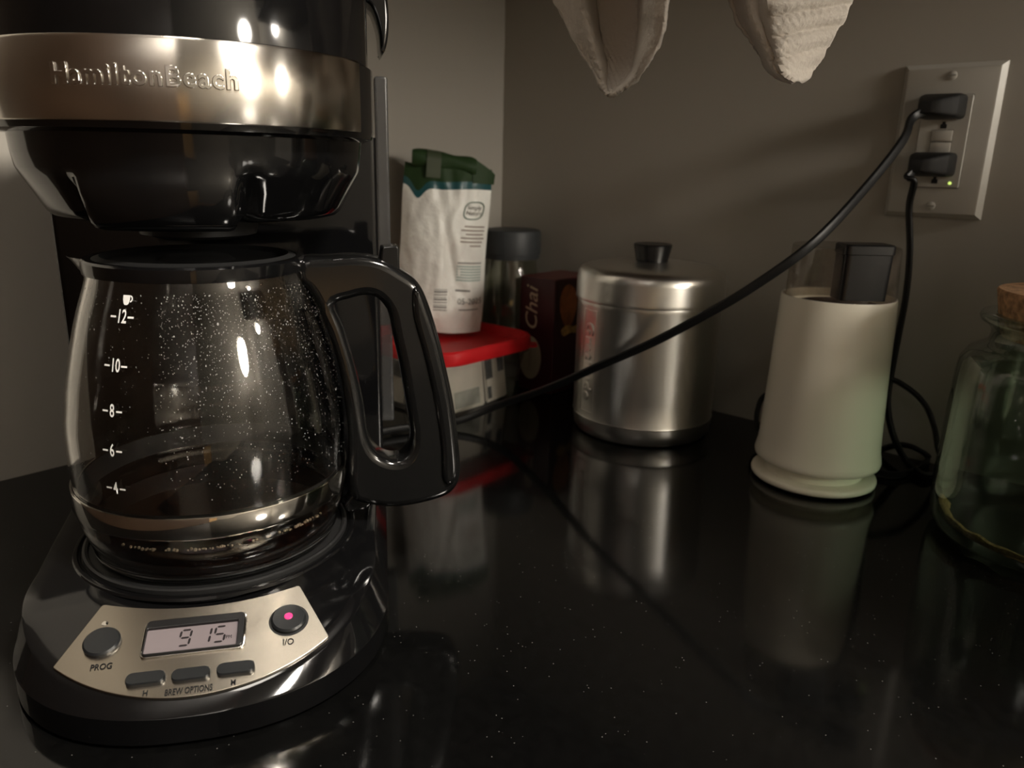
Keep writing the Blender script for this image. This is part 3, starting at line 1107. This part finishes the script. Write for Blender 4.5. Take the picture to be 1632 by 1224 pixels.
def bagpt(u, v, side=1, lift=0.0):
    wd = HWD * (1 - 0.04 * (1 - v) ** 2 - 0.07 * v + 0.015 * math.sin(9 * v))
    T = 0.023 * (1 - 0.55 * v ** 3) if side > 0 else 0.0085
    prof = (1 - abs(u) ** 2.6)
    if v < 0.12 and side > 0:
        prof *= 0.86 + 0.14 * (v / 0.12)
    n = noise.noise(Vector((u * 2.1 + 3, v * 3.4, side * 2))) * 0.0042 + noise.noise(Vector((u * 5.3, v * 7.7 + 2, side))) * 0.0020
    crease = -0.004 * math.exp(-((u - 0.15 + 0.9 * (v - 0.45)) / 0.10) ** 2) * math.exp(-((v - 0.5) / 0.22) ** 2)
    d = side * T * prof + (n + crease) * prof + lift
    z = v * HGT
    if v < 0.02:
        z += 0.0
    return BR * (u * wd) + BU * z + BN * d


def vb0(u):
    return 0.895 - 0.075 * math.exp(-((u + 0.68) / 0.16) ** 2) - 0.02 * math.exp(-((u + 0.2) / 0.5) ** 2)


def vb1(u):
    return vb0(u) + 0.045


def bag_zone(name, va, vb, m, nv, close_bottom=False, lift=0.0):
    rings = []
    N = 44
    for k in range(nv + 1):
        ring = []
        for i in range(N):
            u = -1 + 2 * i / N
            a, b = va(u), vb(u)
            ring.append(bagpt(u, a + (b - a) * k / nv, 1, lift))
        for i in range(N):
            u = 1 - 2 * i / N
            a, b = va(u), vb(u)
            ring.append(bagpt(u, a + (b - a) * k / nv, -1, -lift))
        rings.append(ring)
    return loft(name, rings, m, bag, cap=(close_bottom, False), smooth=60)


bag_zone('bag_body', lambda u: 0.0, vb0, M_BAG, 40, True)
bag_zone('teal_stripe', vb0, vb1, M_TEAL, 4)
bag_zone('green_top', vb1, lambda u: 1.0 + 0.02 * u * u, M_GREEN, 6)
# rolled top
rl = []
for i in range(15):
    u = -0.80 + 1.36 * i / 14
    c = BR * (u * HWD) + BU * (HGT * (1.052 - 0.030 * (i / 14))) + BN * 0.006
    ring = []
    for k in range(18):
        a = 2 * math.pi * k / 18
        rr = 0.0088 * (1 + 0.10 * math.sin(3 * a + i * 0.7)) * (0.85 if i in (0, 14) else 1)
        ring.append(c + BU * rr * math.sin(a) + BN * rr * 0.75 * math.cos(a))
    rl.append(ring)
loft('rolled_top', rl, M_GREEN, bag, smooth=60)
ft = []
for i in range(9):                                   # the free end of the fold, standing up at the right
    u = 0.50 + 0.50 * i / 8
    ft.append([BR * (u * HWD) + BU * (HGT * (0.99 + 0.085 * (1 - i / 8) ** 0.8)) + BN * (0.007 - 0.004 * i / 8),
               BR * (u * HWD) + BU * (HGT * 0.93) + BN * 0.013 * (1 - abs(u) ** 2.6),
               BR * (u * HWD) + BU * (HGT * 0.93) + BN * -0.004,
               BR * (u * HWD) + BU * (HGT * (0.99 + 0.085 * (1 - i / 8) ** 0.8)) + BN * (0.003 - 0.004 * i / 8)])
loft('fold_end', ft, M_GREEN, bag, smooth=40)
tp = []
for i in range(8):
    t = i / 7
    a = math.radians(95 - 95 * t)
    row = []
    for u in (-0.50, -0.20):
        if t < 0.75:
            a = math.radians(100 - 130 * t / 0.75)
            row.append(BR * (u * HWD) + BU * (HGT * (1.045 - 0.02 * (u + 0.8) / 1.36) + 0.0101 * math.sin(a)) + BN * (0.006 + 0.0083 * math.cos(a)))
        else:
            k = (t - 0.75) / 0.25
            row.append(BR * (u * HWD) + BU * (HGT * (1.0 - 0.06 * k)) + BN * (0.0150 - 0.0005 * k))
    tp.append(row)
loft('tape', tp, mat('clear_tape', (0.055, 0.070, 0.040), 0.35), bag, cap=(False, False), ring_closed=False, smooth=60)


def bag_patch(name, u0, u1, v0, v1, m, n=4, lift=0.0006):
    vs, fs = [], []
    for k in range(3):
        for i in range(n + 1):
            vs.append(bagpt(u0 + (u1 - u0) * i / n, v0 + (v1 - v0) * k / 2, 1, lift))
    for k in range(2):
        for i in range(n):
            fs.append((k * (n + 1) + i, k * (n + 1) + i + 1, (k + 1) * (n + 1) + i + 1, (k + 1) * (n + 1) + i))
    return py_mesh(name, vs, fs, m, bag, 60)


# leaf-shaped emblem with two words
leaf = []
for i in range(40):
    a = 2 * math.pi * i / 40
    c, s = math.cos(a), math.sin(a)
    x = math.copysign(abs(c) ** 0.8, c) * 0.0112
    y = math.copysign(abs(s) ** 0.8, s) * 0.0088
    k = 1 + 0.20 * max(0, c * s)                      # pointed at upper right and lower left
    leaf.append((x * k + y * 0.12, y * k))


def bag_fn(uc, vc, lift=0.0007):
    return lambda co: bagpt(uc + co.x / HWD, vc + co.y / HGT, 1, lift)


vs, fs = [], []
f0 = bag_fn(0.60, 0.765)
for i, (x, y) in enumerate(leaf):
    vs += [f0(Vector((x, y, 0))), f0(Vector((x * 0.90, y * 0.88, 0)))]
n = len(leaf)
fs = [(2 * i, 2 * ((i + 1) % n), 2 * ((i + 1) % n) + 1, 2 * i + 1) for i in range(n)]
py_mesh('leaf_emblem', vs, fs, M_INKGREEN, bag, 60)
for body, dv in (('Simply', 0.783), ('Nature', 0.750)):
    put_text('emblem_lettering', body, 0.0062, None, M_INKGREY, bag, 0.0, fn=bag_fn(0.60, dv, 0.0008), shear=0.15)
for i in range(6):
    u0 = (0.40, 0.33, 0.44, 0.33, 0.33, 0.56)[i]
    u1 = (0.90, 0.90, 0.88, 0.90, 0.86, 0.84)[i]
    bag_patch('print_line', u0, u1, 0.665 - i * 0.0235, 0.673 - i * 0.0235, M_INKBROWN)
bag_patch('print_line', 0.30, 0.88, 0.440, 0.449, M_INKGREY)
for i in range(6):
    bag_patch('print_line', 0.28, 0.88, 0.418 - i * 0.017, 0.428 - i * 0.017, M_INKTEAL)
bag_patch('print_line', 0.28, 0.62, 0.268, 0.279, M_INKGREY)
put_text('date_lettering', '05-2025', 0.0085, None, M_INKGREY, bag, 0.0, fn=bag_fn(0.64, 0.205, 0.0008))
bag_patch('print_line', 0.38, 0.86, 0.150, 0.157, M_INKGREY)
for i in range(9):
    bag_patch('barcode_bar', -0.20, 0.10, 0.145 + i * 0.016, 0.145 + i * 0.016 + (0.006, 0.010, 0.004)[i % 3], M_INKGREY)

# ================================================================== jar with grey lid
j = thing('glass_jar', 'clear glass jar with a dark grey screw lid behind the coffee bag', 'jar', (0.0595, -0.0475, 0))
lathe('glass', [(0, 0.0006), (0.0290, 0.0006), (0.0320, 0.003), (0.0330, 0.010), (0.0330, 0.108), (0.0318, 0.117), (0.0285, 0.126),
                (0.0278, 0.138)], M_CLEAR, j, 60, smooth=60)
lathe('glass_inner', [(0, 0.004), (0.0285, 0.004), (0.0312, 0.011), (0.0312, 0.107), (0.0290, 0.119), (0.0265, 0.138)], M_CLEAR, j, 60,
      smooth=60)
lathe('screw_lid', [(0.0300, 0.1350), (0.0312, 0.1352), (0.0314, 0.1400), (0.0322, 0.1405), (0.0325, 0.1620), (0.0310, 0.1655),
                    (0.0280, 0.1665), (0.0, 0.1660)], M_JARLID, j, 60, smooth=40)

# ================================================================== tea box
tb_ = thing('tea_box', 'dark maroon chai tea carton standing on end beside the aluminium canister', 'tea box', (0.123, -0.043, 0))
X0, X1, Y0, Y1, HB = -0.0235, 0.0235, -0.034, 0.034, 0.122
box('carton', (X0, Y0, 0.0005), (X1, Y1, HB), M_MAROON, tb_, 0.0006, 1)
box('carton_top', (X0 + 0.001, Y0 + 0.001, HB - 0.0002), (X1 - 0.001, Y1 - 0.001, HB + 0.0005), M_MAROONTOP, tb_, smooth=0)
mface = frame((-0.0062, Y0 - 0.0003, 0.0885), (0, 0, 1), (-1, 0, 0), (0, -1, 0))
put_text('carton_lettering', 'Chai', 0.0230, mface, mat('carton_lettering', (0.50, 0.40, 0.28), 0.5), tb_, 0.0001, shear=0.25, sx=1.10)
ov = [(0.0150 * math.cos(2 * math.pi * i / 40), 0.0235 * math.sin(2 * math.pi * i / 40)) for i in range(40)]
ovl = plate_curve('oval_label', [ov], 0.0003, 0.0, M_OVAL, tb_, frame((-0.0072, Y0 - 0.0003, 0.0360), (1, 0, 0), (0, 0, 1), (0, -1, 0)))
put_text('oval_lettering', 'TWININGS', 0.0064, frame((-0.0072, Y0 - 0.0008, 0.0360), (0, 0, 1), (-1, 0, 0), (0, -1, 0)), M_INKBROWN, ovl,
         0.0, sx=0.95)
mx_ = frame((X1 + 0.0003, 0, 0), (0, 1, 0), (0, 0, 1), (1, 0, 0))
plate_curve('picture_panel', [[(-0.030, 0.066), (0.030, 0.066), (0.030, 0.119), (-0.030, 0.119)]], 0.0002, 0.0,
            mat('picture_dark', (0.05, 0.012, 0.008), 0.4), tb_, mx_)
cupo = smooth_closed([(-0.021, 0.112), (-0.011, 0.116), (0.0, 0.108), (0.003, 0.092), (-0.003, 0.076), (-0.012, 0.070), (-0.021, 0.080),
                      (-0.026, 0.097)], 4)
plate_curve('picture_cup', [cupo], 0.0003, 0.0, M_ORANGE, tb_, frame((X1 + 0.0006, 0, 0), (0, 1, 0), (0, 0, 1), (1, 0, 0)))
spi = smooth_closed([(-0.022, 0.069), (-0.012, 0.073), (0.0, 0.070), (0.014, 0.074), (0.024, 0.068), (0.012, 0.062), (-0.006, 0.064), (-0.018, 0.062)], 4)
plate_curve('picture_spice', [spi], 0.0003, 0.0, M_GOLD, tb_, frame((X1 + 0.0008, 0, 0), (0, 1, 0), (0, 0, 1), (1, 0, 0)))

# ================================================================== aluminium canister
KA = Vector((0.2680, -0.0938, 0))
can = thing('canister', 'spun aluminium canister with lid and black knob, crossed by the black cord', 'canister', KA)
lathe('body', [(0, 0.0006), (0.0575, 0.0006), (0.0605, 0.0014), (0.0625, 0.0045), (0.0636, 0.0110), (0.0637, 0.0160), (0.0645, 0.0172),
               (0.0640, 0.0185), (0.0641, 0.0400), (0.0641, 0.1180), (0.0645, 0.1212), (0.0640, 0.1225)], M_ALU, can, 110, smooth=30)
lid = lathe('lid', [(0.0640, 0.1218), (0.0656, 0.1220), (0.0660, 0.1232), (0.0657, 0.1250), (0.0655, 0.1400), (0.0645, 0.1455), (0.0618, 0.1490),
                    (0.0560, 0.1512), (0.0400, 0.1535), (0.0200, 0.1548), (0.0, 0.1550)], M_ALU, can, 110, smooth=40)
lathe('knob', [(0.0125, 0.1545), (0.0140, 0.1552), (0.0143, 0.1570), (0.0165, 0.1665), (0.0170, 0.1690), (0.0162, 0.1702), (0.0130, 0.1694),
               (0.0, 0.1690)], M_BLACK2, lid, 48)


def cyl_angle(px, py, c, R):
    d = ray(px, py)
    o = CAM - c
    A = d.x ** 2 + d.y ** 2
    B = 2 * (o.x * d.x + o.y * d.y)
    C = o.x ** 2 + o.y ** 2 - R * R
    t = (-B - math.sqrt(B * B - 4 * A * C)) / 2 / A
    p = o + d * t
    return math.atan2(p.y, p.x), p.z


ka0, kz0 = cyl_angle(937, 576, KA, 0.0641)


def on_can(co):
    r = 0.0641 + co.z
    a = ka0 + co.x / 0.0641
    return Vector((r * math.cos(a), r * math.sin(a), kz0 + co.y))


me = text_mesh('Gratitude', 0.0145, 0.0006, sx=1.12, bold=0.0002, bevel=0.0004, sp=1.1)
me.transform(Matrix.Rotation(-math.pi / 2, 4, 'Z'))
for v in me.vertices:
    v.co = on_can(v.co)
me.name = 'raised_lettering'
link('raised_lettering', me, M_ALU, can, 0)
vs, fs = [], []
fw_, fh_ = 0.0095, 0.0460
NP = 14
for (xa, xb, ya, yb) in ((-fw_, -fw_ + 0.0008, -fh_, fh_), (fw_ - 0.0008, fw_, -fh_, fh_), (-fw_, fw_, fh_ - 0.0008, fh_), (-fw_, fw_, -fh_, -fh_ + 0.0008)):
    b0 = len(vs)
    for i in range(NP + 1):
        x = xa + (xb - xa) * i / NP
        vs += [on_can(Vector((x, ya, 0.0))), on_can(Vector((x, ya, 0.0004))), on_can(Vector((x, yb, 0.0004))), on_can(Vector((x, yb, 0.0)))]
    for i in range(NP):
        q = b0 + i * 4
        fs += [(q, q + 1, q + 5, q + 4), (q + 1, q + 2, q + 6, q + 5), (q + 2, q + 3, q + 7, q + 6)]
    q = b0 + NP * 4
    fs += [(b0, b0 + 1, b0 + 2, b0 + 3), (q, q + 1, q + 2, q + 3)]
py_mesh('raised_frame', vs, fs, M_ALU, can, 0)

# ================================================================== coffee grinder
GA = Vector((0.4352, -0.1037, 0))
RH = Vector((math.cos(YAW), -math.sin(YAW), 0))          # level direction across the view
FH = Vector((math.sin(YAW), math.cos(YAW), 0))
gr = thing('coffee_grinder', 'cream electric coffee grinder with a clear top and black push button', 'coffee grinder', GA)
go = RH * 0.0022
lathe('foot', [(0, 0.0004), (0.0430, 0.0004), (0.0440, 0.0010), (0.0440, 0.0025)], M_RUBBER, gr, 80)
lathe('base_disc', [(0.0360, 0.0018), (0.0452, 0.0018), (0.0466, 0.0028), (0.0469, 0.0046), (0.0464, 0.0064), (0.0448, 0.0074), (0.0365, 0.0078),
                    (0.0355, 0.0170)], M_CREAM, gr, 90, smooth=50)
lathe('body', [(0.0350, 0.0164), (0.0446, 0.0166), (0.0464, 0.0180), (0.0470, 0.0204), (0.0464, 0.0240), (0.0453, 0.0290), (0.0448, 0.0360),
               (0.0440, 0.0560), (0.0428, 0.0850), (0.0418, 0.1150), (0.0408, 0.1440), (0.0404, 0.1462), (0.0392, 0.1462), (0.0390, 0.1380),
               (0.0, 0.1380)], M_CREAM, gr, 90, smooth=40, off=go * 0.6)
lathe('clear_top', [(0.0388, 0.1400), (0.0382, 0.1600), (0.0374, 0.1815), (0.0366, 0.1830), (0.0, 0.1832)], M_LIDCLEAR, gr, 80, off=go, smooth=40)
lathe('coffee_dust', [(0.0300, 0.1383), (0.0280, 0.1405), (0.0150, 0.1420), (0.0, 0.1425)], mat('coffee_dust', (0.06, 0.03, 0.015), 0.9, var=(400, 0.5)),
      gr, 40, off=go)
FD = Vector((CAM.x - GA.x, CAM.y - GA.y, 0)).normalized()
bo = go + RH * 0.0128 + FD * 0.0305
brg = []
for z, s in ((0.1485, 0.98), (0.1800, 1.0), (0.1805, 1.05), (0.1862, 1.05), (0.1872, 0.98)):
    pl = round_poly([(-0.0166, -0.011), (0.0166, -0.011), (0.0166, 0.011), (-0.0166, 0.011)], 0.004, 5)
    lean = RH * ((z - 0.165) * 0.02)
    brg.append([bo + lean + RH * (p.x * s) + FH * (p.y * s) + Vector((0, 0, z)) for p in pl])
loft('push_button', brg, M_BLACK2, gr)


def on_z(px, py, z):
    d = ray(px, py)
    return CAM + d * ((z - CAM.z) / d.z)


plug2 = Vector((0.4636, -0.0075, 0.2420))
gp = [plug2 + Vector((-0.006, -0.021, -0.003)), plug2 + Vector((-0.011, -0.028, -0.010)), on_y(1457, 290, -0.034), on_y(1449, 330, -0.027), on_y(1450, 400, -0.024), on_y(1444, 470, -0.022),
      on_y(1430, 545, -0.022), on_y(1418, 610, -0.024), on_y(1415, 650, -0.030), on_y(1424, 695, -0.036), on_z(1445, 735, 0.007),
      on_z(1474, 758, 0.0035), on_z(1500, 748, 0.0035), on_y(1494, 712, -0.030), on_y(1489, 680, -0.024), on_y(1474, 645, -0.022), on_y(1446, 618, -0.022),
      on_y(1410, 604, -0.024), on_y(1330, 615, -0.028), on_y(1230, 625, -0.040), on_y(1207, 655, -0.052), on_y(1212, 690, -0.064),
      GA + Vector((-0.0330, 0.0230, 0.022))]
gc = tube('power_cord', [p - GA for p in gp], 0.0019, M_CORD, gr, 14, 7, twin=0.0015)
plug(gc, plug2, Matrix.Translation(-GA), 0.5)
# slack coil lying on the worktop behind the grinder
gp2 = [on_z(1395, 752, 0.0035), on_z(1425, 757, 0.0032), on_z(1455, 750, 0.0034), on_z(1480, 731, 0.0036), on_y(1462, 716, -0.014), on_y(1440, 709, -0.010),
       on_y(1418, 712, -0.009), on_y(1390, 722, -0.010)]
tube('cord_slack', [p - GA for p in gp2], 0.0017, M_CORD, gr, 12, 7, twin=0.0012)

# ================================================================== green glass jar
JA = Vector((0.590, -0.106, 0))
gj = thing('green_jar', 'thick green glass jar with a cork stopper beside the coffee grinder', 'jar', JA)
JP = [(0, 0.0006), (0.0560, 0.0006), (0.0625, 0.0020), (0.0662, 0.0065), (0.0680, 0.0140), (0.0688, 0.0300), (0.0682, 0.0700), (0.0672, 0.1100), (0.0660, 0.1190),
      (0.0620, 0.1255), (0.0560, 0.1290), (0.0520, 0.1315), (0.0508, 0.1360), (0.0512, 0.1400), (0.0545, 0.1435), (0.0580, 0.1455), (0.0590, 0.1480),
      (0.0580, 0.1505), (0.0545, 0.1515), (0.0510, 0.1505)]
lathe('glass', JP, M_GREENGLASS, gj, 100, smooth=60)
lathe('glass_inner', [(0, 0.0060), (0.0560, 0.0062), (0.0625, 0.0100), (0.0648, 0.0200), (0.0652, 0.0300), (0.0646, 0.0700), (0.0636, 0.1100), (0.0615, 0.1190),
                      (0.0540, 0.1262), (0.0480, 0.1310), (0.0472, 0.1380), (0.0495, 0.1505)], M_GREENGLASS, gj, 100, smooth=60)
ck = lathe('cork_stopper', [(0, 0.1360), (0.0455, 0.1360), (0.0490, 0.1500), (0.0520, 0.1650), (0.0512, 0.1662), (0.0, 0.1664)], M_CORK, gj, 64, smooth=30)


def sugar_warp(r, a, z):
    if z > 0.008:
        z += 0.0022 * math.sin(a * 2 + 1) + noise.noise(Vector((r * 90 * math.cos(a), r * 90 * math.sin(a), 0))) * 0.0020
    if r < 0.055:
        r += 0.006 * noise.noise(Vector((3 * math.cos(a), 3 * math.sin(a), 4)))
    return r, a, z


sg = lathe('raw_sugar', [(0.0540, 0.0066), (0.0565, 0.0068), (0.0610, 0.0104), (0.0628, 0.0145), (0.0612, 0.0150), (0.0585, 0.0120), (0.0550, 0.0090)],
           M_SUGAR, None, 90, warp=sugar_warp, smooth=60, close=True, arc=(math.radians(-178), math.radians(12)))
sg.location = JA
tag(sg, 'thin rim of brown raw sugar left at the bottom of the green jar', 'sugar')
sg['kind'] = 'stuff'

# ================================================================== paper towel roll added out of view to shade the back wall
pt = thing('added_towel_roll', 'added white paper towel roll, unseen, that shades the wall past the green jar', 'paper towels', (0.79, -0.078, 0))
lathe('stand_base', [(0, 0.0005), (0.075, 0.0005), (0.077, 0.004), (0.074, 0.009), (0, 0.010)], M_STEEL, pt, 48)
lathe('paper_roll', [(0.018, 0.012), (0.052, 0.012), (0.052, 0.290), (0.018, 0.290)], mat('paper', (0.75, 0.73, 0.69), 0.9), pt, 48, close=True)
lathe('stand_rod', [(0, 0.009), (0.006, 0.009), (0.006, 0.315), (0.010, 0.320), (0.010, 0.332), (0, 0.336)], M_STEEL, pt, 24)

# ================================================================== outlet
OC = Vector((0.4652, -0.0002, 0.2589))
ou = thing('wall_outlet', 'ivory cover plate with two-socket outlet on the back wall', 'outlet', OC)
PW, PH = 0.0352, 0.0573
loft('cover_plate', [[(sx * PW, 0.0, sz * PH) for sx, sz in ((-1, -1), (1, -1), (1, 1), (-1, 1))],
                     [(sx * PW, -0.0015, sz * PH) for sx, sz in ((-1, -1), (1, -1), (1, 1), (-1, 1))],
                     [(sx * (PW - 0.0035), -0.0056, sz * (PH - 0.0035)) for sx, sz in ((-1, -1), (1, -1), (1, 1), (-1, 1))],
                     [(sx * (PW - 0.0050), -0.0060, sz * (PH - 0.0050)) for sx, sz in ((-1, -1), (1, -1), (1, 1), (-1, 1))]], M_PLATE, ou, smooth=20)
wm = frame((0, -0.0064, 0), (1, 0, 0), (0, 0, 1), (0, -1, 0))
ins = round_poly([(-0.0172, -0.0340), (0.0172, -0.0340), (0.0172, 0.0340), (-0.0172, 0.0340)], 0.0015, 4)
ino = round_poly([(-0.0177, -0.0345), (0.0177, -0.0345), (0.0177, 0.0345), (-0.0177, 0.0345)], 0.0017, 4)
plate_curve('recess_gap', [ino], 0.0003, 0.0, M_INKGREY, ou, frame((0, -0.0060, 0), (1, 0, 0), (0, 0, 1), (0, -1, 0)))
rc = plate_curve('receptacle', [ins], 0.0014, 0.0005, M_PLATE, ou, wm)
yf = -0.0079


def hole(name, x, z, pts, m, par, dy=0.0):
    return plate_curve(name, [[(x + p[0], z + p[1]) for p in pts]], 0.0002, 0.0, m, par, frame((0, yf + dy, 0), (1, 0, 0), (0, 0, 1), (0, -1, 0)))


ground = [(-0.0022, -0.0024), (0.0022, -0.0024), (0.0022, 0.0006), (0.0012, 0.0008), (0.0010, 0.0026), (-0.0010, 0.0026), (-0.0012, 0.0008), (-0.0022, 0.0006)]
for zz in (0.2712, 0.2303):
    hole('ground_hole', 0.0, zz - OC.z, ground, M_MATTE, rc)
for zz in (0.2635, 0.2545):
    box('test_button', (-0.0072, yf - 0.0008, zz - OC.z - 0.0039), (0.0072, yf + 0.0006, zz - OC.z + 0.0039), M_PLATE, rc, 0.0005)
    hole('button_gap', 0.0, zz - OC.z, [(-0.0077, -0.0044), (0.0077, -0.0044), (0.0077, 0.0044), (-0.0077, 0.0044)], M_INKGREY, rc, 0.0003)
led = lathe('status_light', [(0.0012, 0), (0.0012, 0.0006), (0.0007, 0.0010), (0, 0.0010)], M_LEDGREEN, rc, 16)
led.matrix_local = frame((0.4762 - OC.x, yf + 0.0002, 0.2284 - OC.z), (1, 0, 0), (0, 0, 1), (0, -1, 0))
for sz in (1, -1):
    s = lathe('screw', [(0.0032, 0), (0.0032, 0.0008), (0.0022, 0.0014), (0, 0.0016)], M_PLATE, ou, 24)
    s.matrix_local = frame((0, -0.0059, sz * 0.0482), (1, 0, 0), (0, 0, 1), (0, -1, 0))
    b = box('screw_slot', (-0.0028, -0.0004, 0.0013), (0.0028, 0.0004, 0.00175), M_INKGREY, s, smooth=0)

# ================================================================== towels hanging from the cabinet front
TY = -0.300


def towel(rows, depth_fn, label, yoff):
    """rows: (py, left px, right px) of the outline in the hanging plane"""
    NU = 56
    rows2 = smooth_open([(r[0], r[1], r[2]) for r in rows], 8)
    grid = []
    nr = len(rows2)
    for k, r in enumerate(rows2):
        v = max(0.0, min(1.0, (r[0] + 70) / (rows[-1][0] + 70)))
        line = []
        for i in range(NU + 1):
            u = i / NU
            q = on_y(r[1] + (r[2] - r[1]) * u, r[0], TY + yoff + depth_fn(u, v))
            q.y += 0.0006 * math.sin(q.x * 1900) * math.sin(q.z * 1900) + 0.0016 * noise.noise(Vector((q.x * 60, q.z * 60, yoff * 9)))
            q.x += 0.0012 * noise.noise(Vector((q.x * 90 + 5, q.z * 70, 3)))
            line.append(q)
        grid.append(line)
    vs = [p for l in grid for p in l]
    fs = []
    for k in range(nr - 1):
        for i in range(NU):
            a = k * (NU + 1) + i
            fs.append((a, a + 1, a + NU + 2, a + NU + 1))
    ob = py_mesh('dish_towel', vs, fs, M_CLOTH, None, 60)
    md = ob.modifiers.new('thick', 'SOLIDIFY')
    md.thickness = 0.0028
    md.offset = 0
    return tag(ob, label, 'towel')


def sstep(a, b, x):
    t = max(0, min(1, (x - a) / (b - a)))
    return t * t * (3 - 2 * t)


def fold_a(u, v):
    k = (1 - v) ** 0.6
    return k * (0.046 * sstep(0.28, 0.42, u + 0.16 * v) * (1 - sstep(0.74, 0.84, u)) + 0.014 * (1 - sstep(0, 0.30, u)) - 0.020 * sstep(0.76, 0.92, u))


def fold_b(u, v):
    k = 0.3 + 0.7 * (1 - v) ** 0.5
    ridge = 0.36 - 0.10 * v
    if u < ridge:
        y = 0.036 * (1 - u / ridge) + 0.006 * math.sin(u * 30)
    else:
        y = 0.040 * ((u - ridge) / (1 - ridge)) ** 1.3 + 0.0020 * math.sin(v * 38 + u * 6)
    return k * (y - 0.010)


towel([(-312, 952, 990), (-290, 945, 998), (-240, 905, 1035), (-150, 858, 1082), (-70, 846, 1092), (-30, 868, 1076), (0, 882, 1066), (40, 903, 1060), (80, 925, 1046), (110, 942, 1030), (135, 955, 1006), (147, 964, 990), (152, 970, 980)], fold_a,
      'beige waffle towel corner, folded open with a dark hollow, hanging above the canister', 0.0)
towel([(-330, 1246, 1282), (-300, 1238, 1292), (-250, 1200, 1330), (-160, 1140, 1390), (-70, 1128, 1400), (-30, 1150, 1376), (0, 1163, 1358), (30, 1172, 1345), (60, 1192, 1328), (85, 1210, 1312), (105, 1220, 1299), (122, 1240, 1288), (130, 1262, 1275)],
      fold_b, 'beige waffle towel corner with a bright ridged face, hanging next to the outlet', 0.0)
